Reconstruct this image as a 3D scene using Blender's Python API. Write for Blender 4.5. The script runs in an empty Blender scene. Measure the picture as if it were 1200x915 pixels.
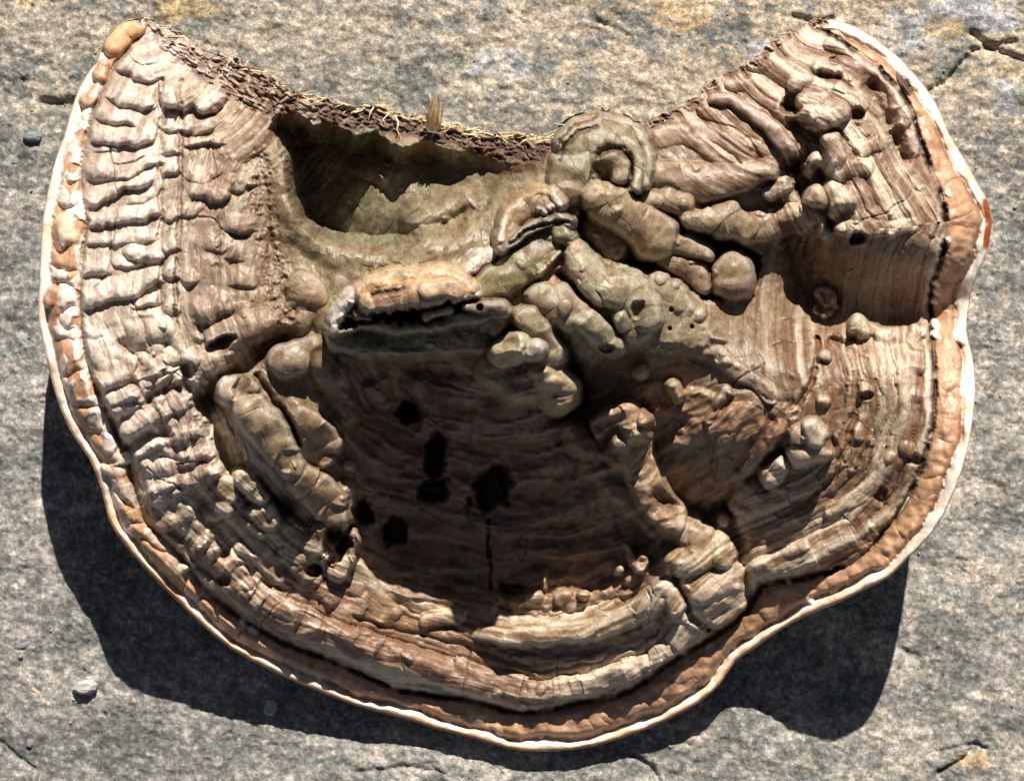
import bpy, math, time
import numpy as np
T0 = time.time()
C = bpy.context.scene.collection
PX = 0.0005            # one picture-scale unit = half a millimetre
D = 2400.0             # camera height in those units
# ------------------------------------------------------------------ camera, world, sun
cam = bpy.data.objects.new('camera', bpy.data.cameras.new('camera'))
C.objects.link(cam)
cam.location = (0, 0, D*PX)
cam.data.sensor_width = 36.0
cam.data.lens = 36.0*D/1200.0
cam.data.clip_start = 0.01
cam.data.clip_end = 50.0
bpy.context.scene.camera = cam
SUN_EL = math.radians(38.5)
SHX, SHY = -0.17, -1.0      # direction the shadows fall, world x / y
az = math.atan2(SHY, SHX)
w = bpy.data.worlds.new('World'); bpy.context.scene.world = w; w.use_nodes = True
nt = w.node_tree; bg = nt.nodes['Background']
sky = nt.nodes.new('ShaderNodeTexSky'); sky.sky_type = 'NISHITA'; sky.sun_disc = False; sky.altitude = 3500.0; sky.air_density = 0.7; sky.dust_density = 0.3
sky.sun_elevation = SUN_EL
to_sun = (-SHX, -SHY)
sky.sun_rotation = math.atan2(to_sun[0], to_sun[1])
hs = nt.nodes.new('ShaderNodeHueSaturation'); hs.inputs['Saturation'].default_value = .55; hs.inputs['Value'].default_value = .8
nt.links.new(sky.outputs[0], hs.inputs['Color']); nt.links.new(hs.outputs[0], bg.inputs[0]); bg.inputs[1].default_value = 0.05
sun = bpy.data.objects.new('sun', bpy.data.lights.new('sun', 'SUN')); C.objects.link(sun)
sun.data.energy = 5.0; sun.data.angle = math.radians(0.53); sun.data.color = (1.0, 0.95, 0.88)
n_ = math.hypot(SHX, SHY)
from mathutils import Vector
dv = Vector((SHX/n_*math.cos(SUN_EL), SHY/n_*math.cos(SUN_EL), -math.sin(SUN_EL)))
sun.rotation_euler = dv.to_track_quat('-Z', 'Y').to_euler()
vs = bpy.context.scene.view_settings
vs.view_transform = 'Standard'; vs.look = 'None'; vs.exposure = 0.8; vs.gamma = 1.0
bpy.context.scene.render.resolution_x = 1024; bpy.context.scene.render.resolution_y = 780

# ------------------------------------------------------------------ noise
_rs = np.random.RandomState(7)
_P = _rs.permutation(4096).astype(np.int32)
_ang = _rs.rand(4096)*2*np.pi
_GX = np.cos(_ang).astype(np.float32); _GY = np.sin(_ang).astype(np.float32)
def perlin(x, y, seed=0):
    x = np.asarray(x, np.float32); y = np.asarray(y, np.float32)
    xi = np.floor(x).astype(np.int32); yi = np.floor(y).astype(np.int32)
    fx = x-xi; fy = y-yi
    u = fx*fx*fx*(fx*(fx*6-15)+10); v = fy*fy*fy*(fy*(fy*6-15)+10)
    def g(ix, iy, dx, dy):
        h = _P[(_P[(ix+seed*131) & 4095]+iy) & 4095]
        return _GX[h]*dx+_GY[h]*dy
    a = g(xi, yi, fx, fy); b = g(xi+1, yi, fx-1, fy)
    c = g(xi, yi+1, fx, fy-1); d = g(xi+1, yi+1, fx-1, fy-1)
    return ((a+(b-a)*u)+((c+(d-c)*u)-(a+(b-a)*u))*v)*1.5
def fbm(x, y, o=4, seed=0, g=0.5):
    r = 0; a = 1.0; f = 1.0
    for i in range(o):
        r = r+a*perlin(x*f+17.3*i, y*f-9.1*i, seed+i); a *= g; f *= 2.03
    return r
def sstep(x, a, b):
    t = np.clip((x-a)/(b-a), 0, 1); return t*t*(3-2*t)
def smax(a, b, k):
    h = np.clip(0.5+0.5*(b-a)/k, 0, 1)
    return a*(1-h)+b*h+k*h*(1-h), h
def arr(*v): return np.array(v, np.float32)

# ------------------------------------------------------------------ outline of the fungus
# growing rim, from the upper left tip down, round the front and up to the upper right tip
RIM = [(165,22),(150,24),(135,33),(125,45),(122,53),(112,73),(94,101),(82,136),(75,161),(66,185),(58,217),(51,252),
 (48,294),(46.5,335),(45,370),(52,408),(63,454),(80,500),(105,538),(119,573),(128,609),(147,639),(176,672),(205,701),
 (235,730),(271,760),(319,786),(367,807),(402,821),(437,832),(484,844),(510,853),(558,865),(594,876),(627,880),
 (679,877),(719,867),(759,853),(796,836),(821,821),(843,802),(862,774),(886,758),(914,738),(945,721),(979,707),
 (1013,690),(1041,676),(1062,655),(1087,630),(1107,600),(1127,551),(1137,509),(1142,467),(1141,430),(1136,405),
 (1132,386),(1136,351),(1144,325),(1156,298),(1161,272),(1162,254),(1156,233),(1144,213),(1133,192),(1118,168),
 (1109,151),(1100,128),(1083,100),(1063,78),(1040,57),(1013,37),(987,26),(963,21)]
# torn side, from the upper right tip back to the upper left tip
TORN = [(963,21),(950,25),(940,33),(927,38),(910,47),(897,55),(880,73),(853,85),(830,100),(817,113),(806,120),(790,128),
 (778,131),(760,139),(748,143),(733,134),(719,129),(705,128),(686,131),(670,136),(655,146),(647,158),(635,160),(615,157),(597,155),
 (575,156),(559,152),(540,148),(524,144),(510,141),(496,138),(471,134),(440,125),(415,124),(398,119),(375,113),(359,111),(345,107),(338,103),
 (328,97),(317,91),(297,77),(280,70),(266,63),(250,60),(231,51),(215,42),(203,35),(190,30),(178,25),(165,22)]
def smooth_poly(p, n):
    p = np.array(p, np.float64); out = []
    for i in range(len(p)-1):
        p0 = p[max(i-1, 0)]; p1 = p[i]; p2 = p[i+1]; p3 = p[min(i+2, len(p)-1)]
        for t in np.arange(n)/n:
            out.append(0.5*((2*p1)+(-p0+p2)*t+(2*p0-5*p1+4*p2-p3)*t*t+(-p0+3*p1-3*p2+p3)*t**3))
    out.append(p[-1]); return np.array(out)
rim = smooth_poly(RIM, 2)
torn = smooth_poly(TORN, 3)
rr = np.random.RandomState(3)
torn[1:-1] += rr.normal(0, 1.3, torn[1:-1].shape)
X0, X1, Y0, Y1 = 36, 1172, 12, 892
W = X1-X0+1; H = Y1-Y0+1
U, V = np.meshgrid(np.arange(X0, X1+1, dtype=np.float32), np.arange(Y0, Y1+1, dtype=np.float32))
def seg_dist(pts, u, v, want_s=False):
    best = np.full(u.shape, 1e9, np.float32); S = np.zeros(u.shape, np.float32); L = 0.0
    for a, b in zip(pts[:-1], pts[1:]):
        dx, dy = float(b[0]-a[0]), float(b[1]-a[1]); l2 = dx*dx+dy*dy+1e-9; l = math.sqrt(l2)
        t = np.clip(((u-float(a[0]))*dx+(v-float(a[1]))*dy)/l2, 0, 1)
        d = (u-float(a[0])-t*dx)**2+(v-float(a[1])-t*dy)**2
        m = d < best
        best = np.where(m, d, best)
        if want_s: S = np.where(m, L+t*l, S)
        L += l
    return (np.sqrt(best), S) if want_s else np.sqrt(best)
def inside(poly, u, v):
    c = np.zeros(u.shape, bool); n = len(poly)
    for i in range(n):
        x1, y1 = map(float, poly[i]); x2, y2 = map(float, poly[(i+1) % n])
        if y1 == y2: continue
        m = ((y1 > v) != (y2 > v)) & (u < (x2-x1)*(v-y1)/(y2-y1)+x1)
        c ^= m
    return c
dR, S = seg_dist(rim, U, V, True)
dT, ST = seg_dist(torn, U, V, True)
INS = inside(np.vstack([rim, torn[1:-1]]), U, V)
SD = np.where(INS, 1, -1)*np.minimum(dR, dT)
print('outline', time.time()-T0)

# ------------------------------------------------------------------ broad shape (thin plate spline)
CP = [ # rim
 (165,24,132),(112,73,140),(82,136,150),(58,217,162),(46,335,168),(52,408,168),(80,500,160),(121,587,150),(147,639,136),
 (205,701,98),(271,760,62),(319,785,47),(400,820,29),(484,844,17),(594,875,11),(680,877,11),(759,853,19),(822,820,36),
 (862,774,48),(914,738,78),(979,707,128),(1041,676,168),(1087,630,195),(1127,551,208),(1142,467,195),(1133,384,150),
 (1161,265,172),(1144,213,172),(1100,123,160),(1040,57,150),(963,21,140),
 # left plateau
 (130,150,178),(130,300,198),(200,120,190),(200,220,206),(200,320,212),(290,120,190),(300,220,212),(300,320,220),(130,450,200),
 (200,450,205),(180,540,180),(250,540,190),(300,430,212),(340,350,220),(345,250,214),(380,310,212),(400,340,216),
 (220,620,142),(290,650,122),(350,700,90),(280,700,97),(200,640,134),(350,640,116),(310,560,180),(340,500,198),(250,650,126),
 # top and middle
 (500,150,165),(400,135,182),(330,110,200),(370,120,195),(600,175,175),(450,300,212),(560,270,220),(350,300,208),(260,85,172),
 (640,240,232),(700,200,220),(700,300,240),(640,320,255),(700,380,250),(560,360,250),(480,360,245),(620,420,232),(430,400,195),
 (770,270,200),(770,360,225),(860,320,170),(800,200,200),(870,180,200),(840,120,180),(920,90,180),(900,240,180),(940,300,150),
 (940,250,175),(1000,120,198),(1000,200,215),(1060,200,204),(1060,270,214),(1000,270,212),(1040,330,165),(1050,372,118),(980,340,150),(960,370,130),
 (1090,300,196),(1095,370,130),(1115,350,140),
 (900,360,150),(860,420,200),(920,430,198),(800,400,205),(800,440,190),(860,465,196),
 # right lobe
 (1000,420,186),(1050,450,200),(1060,540,190),(980,480,188),(950,540,176),(1000,600,160),(1080,470,196),(950,640,128),(900,640,112),
 (1050,400,172),(1040,590,168),
 # bowl
 (500,425,150),(500,470,100),(560,520,86),(500,560,72),(600,600,64),(500,640,52),(560,690,40),(660,690,44),(700,620,64),
 (660,540,90),(640,480,115),(700,470,135),(760,480,162),(820,540,148),(860,520,180),(845,600,96),(900,530,172),(900,480,196),
 (450,640,60),(440,560,90),(430,480,115),(400,560,130),(390,620,116),(400,490,165),(730,680,66),(770,620,100),
 # front terraces
 (600,800,44),(600,740,66),(700,740,70),(760,700,92),(800,740,84),(450,790,52),(450,740,66),(400,700,84),(500,780,48),(700,800,46),
 (830,690,112),(860,650,112),(880,695,82),(860,745,62),(810,660,118),(400,760,66)]
cp = np.array(CP, np.float64)
def tps_fit(p, lam=30.0):
    n = len(p); P = p[:, :2]/100.0
    d2 = ((P[:, None]-P[None])**2).sum(-1)
    K = np.where(d2 > 0, 0.5*d2*np.log(d2+1e-12), 0)+np.eye(n)*lam*1e-4
    Q = np.hstack([np.ones((n, 1)), P])
    A = np.zeros((n+3, n+3)); A[:n, :n] = K; A[:n, n:] = Q; A[n:, :n] = Q.T
    return np.linalg.solve(A, np.concatenate([p[:, 2], np.zeros(3)]))
def tps_eval(p, wv, u, v):
    P = p[:, :2]/100.0; r = np.zeros(u.shape)
    u = u/100.0; v = v/100.0
    for i in range(len(P)):
        d2 = (u-P[i, 0])**2+(v-P[i, 1])**2
        r += wv[i]*0.5*d2*np.log(d2+1e-12)
    n = len(P)
    return r+wv[n]+wv[n+1]*u+wv[n+2]*v
wv = tps_fit(cp)
st = 8
cu = np.arange(X0, X1+st+1, st, dtype=np.float64); cv = np.arange(Y0, Y1+st+1, st, dtype=np.float64)
CU, CV = np.meshgrid(cu, cv)
CZ = tps_eval(cp, wv, CU, CV)
def cubic_up(Z, n):     # Catmull-Rom upsampling along axis 0
    Zp = np.vstack([2*Z[:1]-Z[1:2], Z, 2*Z[-1:]-Z[-2:-1]])
    idx = np.arange(n)/st; i = idx.astype(int); t = (idx-i)[:, None]
    p0, p1, p2 = Zp[i], Zp[i+1], Zp[i+2]; p3 = Zp[np.minimum(i+3, len(Zp)-1)]
    return 0.5*((2*p1)+(-p0+p2)*t+(2*p0-5*p1+4*p2-p3)*t*t+(-p0+3*p1-3*p2+p3)*t**3)
ZB = cubic_up(cubic_up(CZ, H).T, W).T.astype(np.float32)
ZB = np.clip(ZB, 8, 400)
print('tps', time.time()-T0)

# ------------------------------------------------------------------ colours (albedo)
CREAM = arr(.60,.535,.43); GREY = arr(.56,.52,.47); TAN = arr(.40,.30,.20); PINK = arr(.50,.37,.28)
BROWN = arr(.30,.175,.10); DBROWN = arr(.13,.085,.058); DARK = arr(.030,.022,.018); MARG = arr(.42,.235,.12)
OLIVE = arr(.37,.35,.20); WHITE = arr(.86,.82,.76); ORANGE = arr(.72,.43,.19); RUST = arr(.45,.13,.035); PURP = arr(.17,.115,.10)
STRAW = arr(.72,.56,.33)
n_lo = fbm(U/70, V/70, 3, 11); n_mid = fbm(U/22, V/22, 3, 21); n_hi = fbm(U/7, V/7, 3, 31)
warp = fbm(U/38, V/38, 3, 41)
# base colour of the crust: cream grey towards the rim, tan and olive further in
COL = np.empty((H, W, 3), np.float32); COL[:] = CREAM
def mix(a, c, m=None):
    a = np.clip(a, 0, 1)[..., None]
    COL[:] = COL*(1-a)+np.asarray(c)*a
left_m = sstep(U, 420, 250)*sstep(V, 760, 640)
mix(sstep(n_lo+n_mid*.6, -.15, .6)*.75, TAN)
mix(sstep(n_mid-n_lo*.5, .1, .8)*.6, PINK)
mix(sstep(dR, 120, 190)*.55, TAN)
mix(sstep(fbm(U/45, V/45, 3, 77), .05, .55)*sstep(dR, 100, 150)*.6, OLIVE)
# growth zones: thin concentric bands following the rim
dw = dR+warp*5
band = fbm(dw/5.5, S/160, 3, 51); band2 = fbm(dw/16, S/300, 2, 61)
mix(sstep(band, .15, .7)*.22, BROWN); mix(sstep(-band2, .1, .7)*.35, TAN); mix(sstep(band2, .25, .7)*.35*sstep(dR, 220, 90), GREY*1.15)
mix(sstep(U, 500, 800)*.22, TAN)

# ------------------------------------------------------------------ height detail
Z = ZB.copy()
LAB = np.zeros((H, W), np.int32)
# two bulging coats on the left with folds across them
aL = sstep(S, 1130, 860)
def pillow(x): return np.sqrt(np.clip(1-(2*(x-np.floor(x))-1)**2, 0, 1))
def fold(L, seed, ws=1.0, lo=14.0):
    ph = S/L+fbm(dR/60, S/90, 2, seed)*.9*ws+fbm(U/lo/2, V/lo/2, 2, seed+5)*.16
    k = np.floor(ph)
    amp = .55+.45*np.sin(k*12.9898+seed*3.1)
    return pillow(ph)*amp, k
body = sstep(dR, 40, 50)
eq = [(46,94,34,5.5,101),(94,141,37,5,102),(141,166,29,7,103),(166,208,43,5,104),(208,262,38,5,105)]
dwl = dR+fbm(U/40, V/40, 2, 201)*6
folds = np.zeros_like(Z)
for a, b, L, amp, sd_ in eq:
    m = np.clip(np.minimum(dwl-a, b-dwl)/((b-a)*.5), 0, 1)
    prof = np.sqrt(np.clip(1-(1-m)**2, 0, 1))
    f, _ = fold(L, sd_)
    folds += np.where((dwl >= a) & (dwl < b), prof*(1.5 if a < 140 else 3.5)+f*amp*.55*(.5+.5*prof)*sstep(S, 380, 520), 0)
f2, _ = fold(47, 131, 1.3)
folds += f2*6.5*sstep(S, 380, 520)*np.clip((dwl-46)/8, 0, 1)*sstep(dwl, 145, 136)
Z += folds*aL*1.25*sstep(U, 420, 330)
bead = ((dwl > 141) & (dwl < 166))*aL*sstep(V, 120, 150)
mix(bead*.55, OLIVE*1.05)
# coats along the front
aF = sstep(S, 640, 900)*sstep(S, 1720, 1620)
dwf = dR+fbm(S/60, dR/40, 3, 211)*6
fr = np.zeros_like(Z)
for a, b, h in [(43,86,23),(86,98,4),(98,117,7),(117,126,4),(126,158,10),(158,172,6)]:
    x = (dwf-a)/(b-a); m = (x > 0) & (x < 1)
    fr = np.where(m, h*np.sqrt(np.clip(1-(2*x-1)**2, 0, 1))**1.2, fr)
Z += fr*aF*(.85+.3*fbm(S/40, dR/30, 2, 213))
# right lobe and upper right lobe coats
aR = sstep(S, 1690, 1760)
for a, b, h in [(46,64,5),(64,92,6),(92,99,2),(99,112,3),(112,130,3.5),(130,150,4)]:
    x = (dR+fbm(S/50, dR/30, 3, 221)*5-a)/(b-a); m = (x > 0) & (x < 1)
    Z += np.where(m, h*np.sqrt(np.clip(1-(2*x-1)**2, 0, 1)), 0)*aR
# fine striation
Z += (fbm(dw/9, S/160, 2, 72)*1.0)*body
Z += n_lo*2.5+n_mid*.8

n_lo2 = fbm(U/26, V/26, 2, 343)
WX = fbm(U/34, V/34, 2, 341)*3.2; WY = fbm(U/34, V/34, 2, 342)*3.2
# -------- local features
def box(pts, pad):
    p = np.array(pts, np.float64)
    x0 = int(max(p[:, 0].min()-pad-X0, 0)); x1 = int(min(p[:, 0].max()+pad-X0+1, W))
    y0 = int(max(p[:, 1].min()-pad-Y0, 0)); y1 = int(min(p[:, 1].max()+pad-Y0+1, H))
    return slice(y0, y1), slice(x0, x1)
def zb(x, y):
    return float(ZB[int(np.clip(round(y)-Y0, 0, H-1)), int(np.clip(round(x)-X0, 0, W-1))])
def line_field(pts, sl, wrp=1.0):
    u = U[sl]+WX[sl]*wrp; v = V[sl]+WY[sl]*wrp; best = np.full(u.shape, 1e9, np.float32); R = np.zeros_like(u); I = np.zeros_like(u); B = np.zeros_like(u)
    pts = [tuple(p) for p in pts]
    if len(pts) == 1: pts = [pts[0], (pts[0][0]+.01,)+pts[0][1:]]
    for i, (a, b) in enumerate(zip(pts[:-1], pts[1:])):
        dx, dy = b[0]-a[0], b[1]-a[1]; l2 = dx*dx+dy*dy+1e-9
        t = np.clip(((u-a[0])*dx+(v-a[1])*dy)/l2, 0, 1)
        d = (u-a[0]-t*dx)**2+(v-a[1]-t*dy)**2
        r = a[2]+(b[2]-a[2])*t
        dd = np.sqrt(d)-r if True else d
        m = dd < best
        za = a[3] if len(a) > 3 else None; zb_ = b[3] if len(b) > 3 else None
        best = np.where(m, dd, best); R = np.where(m, r, R)
        za = a[3]; zz = b[3]
        B = np.where(m, za+(zz-za)*t, B)
    return best, R, B
NL = [0]; PM = np.zeros_like(Z)
PARTS = {0: ('cap', None)}
def new_part(name, label=None):
    NL[0] += 1; PARTS[NL[0]] = (name, label); return NL[0]
def cap(pts, lift, asp=.8, k=6, col=None, ca=.8, lab=None, rough=1.0, flat=1.0, abs_z=False, sharp=False):
    """rounded knob or finger: pts = (x, y, radius[, extra lift]); top stands `lift` above the broad shape"""
    if max(p[2] for p in pts) < 9.5 and asp < 1 and not sharp: asp *= .72; k = max(k, 4)
    P = []
    for p in pts:
        e = p[3] if len(p) > 3 else 0
        P.append((p[0], p[1], p[2], (0 if abs_z else zb(p[0], p[1]))+lift+e))
    sl = box([(p[0], p[1]) for p in P], max(p[2] for p in P)+30)
    dd, R, B = line_field(P, sl)
    dd = dd+n_lo2[sl]*.05*R*rough
    q = np.clip((dd+R)/R, 0, 1)
    top = B-R*asp+R*asp*np.power(np.clip(1-q**(2*flat), 0, 1), .5)
    out = np.where(dd > 0, B-R*asp-dd*3.0-dd*dd*.7, top)
    z, h = smax(Z[sl], out, k)
    Z[sl] = z
    if col is not None:
        a = (h*ca)[..., None]; COL[sl] = COL[sl]*(1-a)+np.asarray(col)*a
    if lab is not None: PM[sl] = np.maximum(PM[sl], h)
    if lab is not None: LAB[sl] = np.where((h > .5) & (dd < R*.25+2), lab, LAB[sl])
    return sl, h
def bump(pts, h, col=None, ca=.8, p=2.0):
    P = [(q[0], q[1], q[2], q[3] if len(q) > 3 else 1.0) for q in pts]
    sl = box(P, max(q[2] for q in P)+4); dd, R, B = line_field(P, sl)
    q = np.clip((dd+R)/R, 0, 1); f = (1-q*q)**p*B
    Z[sl] += h*f
    if col is not None:
        a = np.clip(f*1.8, 0, 1)[..., None]*ca; COL[sl] = COL[sl]*(1-a)+np.asarray(col)*a
def groove(pts, depth, wd, col=None, ca=.9, jit=1.5):
    """narrow crack along a line; wd half width"""
    P = [(q[0], q[1], (q[2] if len(q) > 2 else 1)*wd, 1.0) for q in pts]
    sl = box(P, wd*3+8+jit)
    u, v = U[sl], V[sl]
    dd, R, B = line_field(P, sl)
    dd = dd+fbm(u/9, v/9, 2, 301)*jit
    f = np.exp(-np.clip((dd+R)/R, 0, 9)**2*.8)
    Z[sl] -= depth*f
    if col is not None:
        a = (np.clip(f*1.25, 0, 1)*ca)[..., None]; COL[sl] = COL[sl]*(1-a)+np.asarray(col)*a
CS = [.78]
def crease(pts, h, up=22, under=.35, col=None, ca=.6, end=9, drop=6.0, amp=3.0):
    """a cushion swelling up to a line and dropping off sharply beyond it; the swelling is on the left of the travel direction (seen in the picture)"""
    h = h*CS[0]
    sl = box(pts, up+12); u, v = U[sl], V[sl]
    u = u+fbm(u/20, v/20, 2, 351)*amp; v = v+fbm(u/20, v/20, 2, 352)*amp
    best = np.full(u.shape, 1e9, np.float32); sg = np.zeros_like(u); T = np.zeros_like(u); L = 0.0
    pts = smooth_poly(pts, 4)
    tot = float(np.linalg.norm(np.diff(pts, axis=0), axis=1).sum())
    for a, b in zip(pts[:-1], pts[1:]):
        dx, dy = float(b[0]-a[0]), float(b[1]-a[1]); l2 = dx*dx+dy*dy+1e-9; l = math.sqrt(l2)
        t = ((u-float(a[0]))*dx+(v-float(a[1]))*dy)/l2; tc_ = np.clip(t, 0, 1)
        d = np.sqrt((u-float(a[0])-tc_*dx)**2+(v-float(a[1])-tc_*dy)**2); m = d < best
        c = (u-float(a[0]))*dy-(v-float(a[1]))*dx
        best = np.where(m, d, best); sg = np.where(m, np.sign(c), sg); T = np.where(m, L+t*l, T); L += l
    d = best*sg
    tap = sstep(T, -end*.6, end)*sstep(T, tot+end*.6, tot-end)
    rnd = np.sqrt(np.clip(1-(1-np.clip((d+drop*.5)/(up*.38), 0, 1))**2, 0, 1))
    f = rnd*(1-sstep(d, up*.3, up))*h-under*.5*h*np.exp(-((d+drop*.9)/4.5)**2)
    Z[sl] += f*tap
    if col is not None:
        a = (np.clip(rnd*(1-sstep(d, up*.4, up*.9)), 0, 1)*tap*ca)[..., None]; COL[sl] = COL[sl]*(1-a)+np.asarray(col)*a
def terrace(poly, dz, soft, col=None, ca=.7, jit=3.0, slope=None, lab=None, pull=None):
    """raise or lower the area inside a polygon by dz with an edge `soft` wide"""
    sl = box(poly, abs(soft)+8); u, v = U[sl], V[sl]
    jx = u+fbm(u/16, v/16, 3, 401)*jit; jy = v+fbm(u/16, v/16, 3, 402)*jit
    pl = list(poly)+[poly[0]]
    d = seg_dist(pl, jx, jy)*np.where(inside(poly, jx, jy), 1, -1)
    m = sstep(d, -soft*.35, soft*.65)
    g = 1.0
    if slope: g = (slope[0]+slope[1]*(u-slope[3])+slope[2]*(v-slope[4]))
    if pull is not None: Z[sl] = Z[sl]*(1-m)+(pull*g+(Z[sl]-ZB[sl]))*m
    else: Z[sl] += dz*m*g
    if col is not None:
        a = (m*ca)[..., None]; COL[sl] = COL[sl]*(1-a)+np.asarray(col)*a
    if lab is not None: LAB[sl] = np.where(m > .5, lab, LAB[sl])
def paint(poly, col, a=.7, soft=5, jit=5, sc=12):
    sl = box(poly, soft+8); u, v = U[sl], V[sl]
    jx = u+fbm(u/sc, v/sc, 3, 411)*jit; jy = v+fbm(u/sc, v/sc, 3, 412)*jit
    d = seg_dist(list(poly)+[poly[0]], jx, jy)*np.where(inside(poly, jx, jy), 1, -1)
    m = (sstep(d, -soft*.5, soft*.5)*a)[..., None]
    COL[sl] = COL[sl]*(1-m)+np.asarray(col)*m
HM = np.zeros_like(Z)
def hole(x, y, rx, ry, depth, ang=0, col=DARK):
    sl = box([(x, y)], max(rx, ry)*1.6+4); u, v = U[sl], V[sl]; c, s = math.cos(ang), math.sin(ang)
    a = (u-x)*c+(v-y)*s; b = -(u-x)*s+(v-y)*c
    q = np.sqrt((a/rx)**2+(b/ry)**2)*(1+fbm(u/15, v/15, 2, 421)*.3)
    m = sstep(q, 1.35, .55); Z[sl] -= depth*m; HM[sl] = np.maximum(HM[sl], sstep(q, 2.0, 1.0))
    m = (sstep(q, 1.15, .85)*.92)[..., None]; COL[sl] = COL[sl]*(1-m)+np.asarray(col)*m

# ---- the deep hollow at the torn side
hollow = [(322,150),(338,180),(343,225),(352,255),(372,276),(398,284),(433,292),(464,289),(496,278),(538,269),(560,250),(578,232),
 (600,216),(630,206),(636,200),(622,192),(590,192),(560,180),(530,184),(500,172),(470,178),(440,162),(415,166),(390,150),(365,154),(348,138),(326,142)]
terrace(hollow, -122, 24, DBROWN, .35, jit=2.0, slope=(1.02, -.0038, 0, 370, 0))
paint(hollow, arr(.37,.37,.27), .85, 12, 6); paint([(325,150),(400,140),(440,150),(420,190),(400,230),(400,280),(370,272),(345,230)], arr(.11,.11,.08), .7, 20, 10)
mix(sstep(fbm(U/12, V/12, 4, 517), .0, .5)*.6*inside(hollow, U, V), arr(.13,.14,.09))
bump([(440,240,60),(480,245,60),(450,205,52)], 30)
bump([(490,258,26),(520,246,30),(548,232,24)], 34, arr(.40,.33,.22), .8, 1.5)
bump([(390,180,45),(420,200,45),(470,190,40)], 16, arr(.30,.29,.18), .6)
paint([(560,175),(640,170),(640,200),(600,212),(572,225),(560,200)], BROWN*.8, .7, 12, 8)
paint([(395,288),(450,293),(450,289),(400,284)], RUST, .6, 2, 4); paint([(515,276),(545,264),(556,250),(550,250),(530,266)], RUST, .4, 3, 4)
# pale shelf of flesh in front of the hollow
paint([(310,200),(335,190),(350,265),(400,292),(470,296),(560,262),(620,240),(590,300),(540,316),(430,326),(395,345),(340,310)], arr(.40,.36,.24), .7, 14, 6)
bump([(330,220,20),(345,270,22),(390,298,22),(460,304,20),(540,284,20),(585,256,20)], 8)

# ---- folds near the upper left tip (separate overlapping cushions)
PG = arr(.72,.67,.62)
for pts, h, up in [([(134,74),(140,80),(152,88),(170,94),(190,90)],13,30),([(124,112),(133,119),(146,122),(166,124),(182,119)],10,24),([(110,136),(126,142),(140,144),(158,147)],9,20),
  ([(162,124),(176,127),(188,120)],5,12),([(106,163),(125,166),(140,168),(158,171),(172,165),(184,155)],13,22),([(112,175),(142,174)],4,8),
  ([(100,210),(120,209),(140,208),(158,204),(172,195),(184,188)],12,26),([(128,187),(150,188),(172,180)],5,10),([(95,243),(108,241),(120,236),(134,228),(146,221),(166,220),(180,208)],13,22),
  ([(148,237),(165,236),(180,232)],5,12),([(102,265),(120,262),(136,261),(158,258),(174,252),(190,250)],10,18),([(98,287),(120,286),(150,284),(186,278)],5,14),([(146,297),(156,302),(170,306),(186,302),(196,293)],12,20),
  ([(128,302),(138,309),(150,311),(168,309)],6,10),([(93,322),(112,321),(130,318)],9,22),([(96,361),(112,356),(134,349),(160,345),(172,336),(192,329)],13,26),([(154,360),(170,358),(188,354)],8,14),([(154,381),(166,373),(188,370)],9,12),
  ([(94,392),(106,396),(118,392)],10,22)]:
    crease(pts, h, up, .35, PG, .45)
BE = arr(.47,.42,.27)
for (y0, y1) in [(94,125),(127,152),(155,178),(180,203),(206,256),(262,292),(296,324),(331,364),(368,398),(400,424)]:
    xo = 199+(y0-100)*-.01; crease([(190,y1-3),(199,y1+1),(210,y1-2)], 7, min(y1-y0, 26), .4, BE, .6, 3)
groove([(188,95),(189,150),(188,200),(190,260),(187,330),(190,400)], 5, 2.4, BROWN, .5)
groove([(211,95),(212,150),(211,200),(210,260),(206,330),(206,400)], 6, 2.4, arr(.24,.12,.07), .6)
for pts, h, up in [([(189,100),(190,116),(198,125),(214,126),(226,120),(233,129),(244,131),(258,124),(266,112)],20,34),([(212,150),(224,156),(240,153),(252,146)],11,20),([(216,168),(240,168),(264,166)],8,12),
  ([(214,205),(240,212),(262,200)],4,20),([(222,226),(238,232),(252,235),(266,230),(270,220)],12,30),([(268,222),(280,222),(292,216)],8,20),([(210,252),(224,250),(238,243)],6,14),([(262,268),(280,272),(302,270)],9,24),([(264,300),(286,303)],6,18),
  ([(212,328),(222,332),(232,326)],8,18),([(226,378),(244,376),(258,370),(274,360)],12,34),([(270,330),(288,336),(304,330)],6,22),([(240,290),(256,294),(272,288)],5,22),([(150,60),(160,70),(176,72),(188,66)],8,22)]:
    crease(pts, h, up, .35, arr(.45,.35,.25), .35)
cap([(352,345,16),(368,350,14)], 12, .7, 8, TAN*1.2, .5); 
# big folds lower left
cap([(168,390,20),(190,384,16)], 15, .75, 5, CREAM*1.1, .6); groove([(145,405),(158,425),(170,445)], 10, 7); cap([(172,440,10),(196,412,6)], -2, .6, 5)
cap([(118,410,24),(130,420,18)], 9, .6, 6, GREY, .5)
cap([(122,448,14),(140,440,14),(150,425,10)], 12, .7, 4, PINK*1.05, .6)
cap([(135,468,20),(150,460,14)], 12, .75, 4, PINK, .6)
cap([(158,502,20),(172,490,14)], 12, .75, 4, PINK, .7)
groove([(150,525),(165,520),(178,508),(190,505)], 14, 6)
groove([(175,466),(188,458),(204,452)], 10, 5, DBROWN, .5)
cap([(222,418,10),(228,422,8)], 14, .8, 4, TAN*1.2, .7); hole(222,434,9,8,16); cap([(232,440,6)], 6, .8, 3)
cap([(205,395,10),(212,408,8)], 8, .7, 4, OLIVE, .7)
hole(205+10,455,10,8,14)
rq = np.random.RandomState(21)
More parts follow.
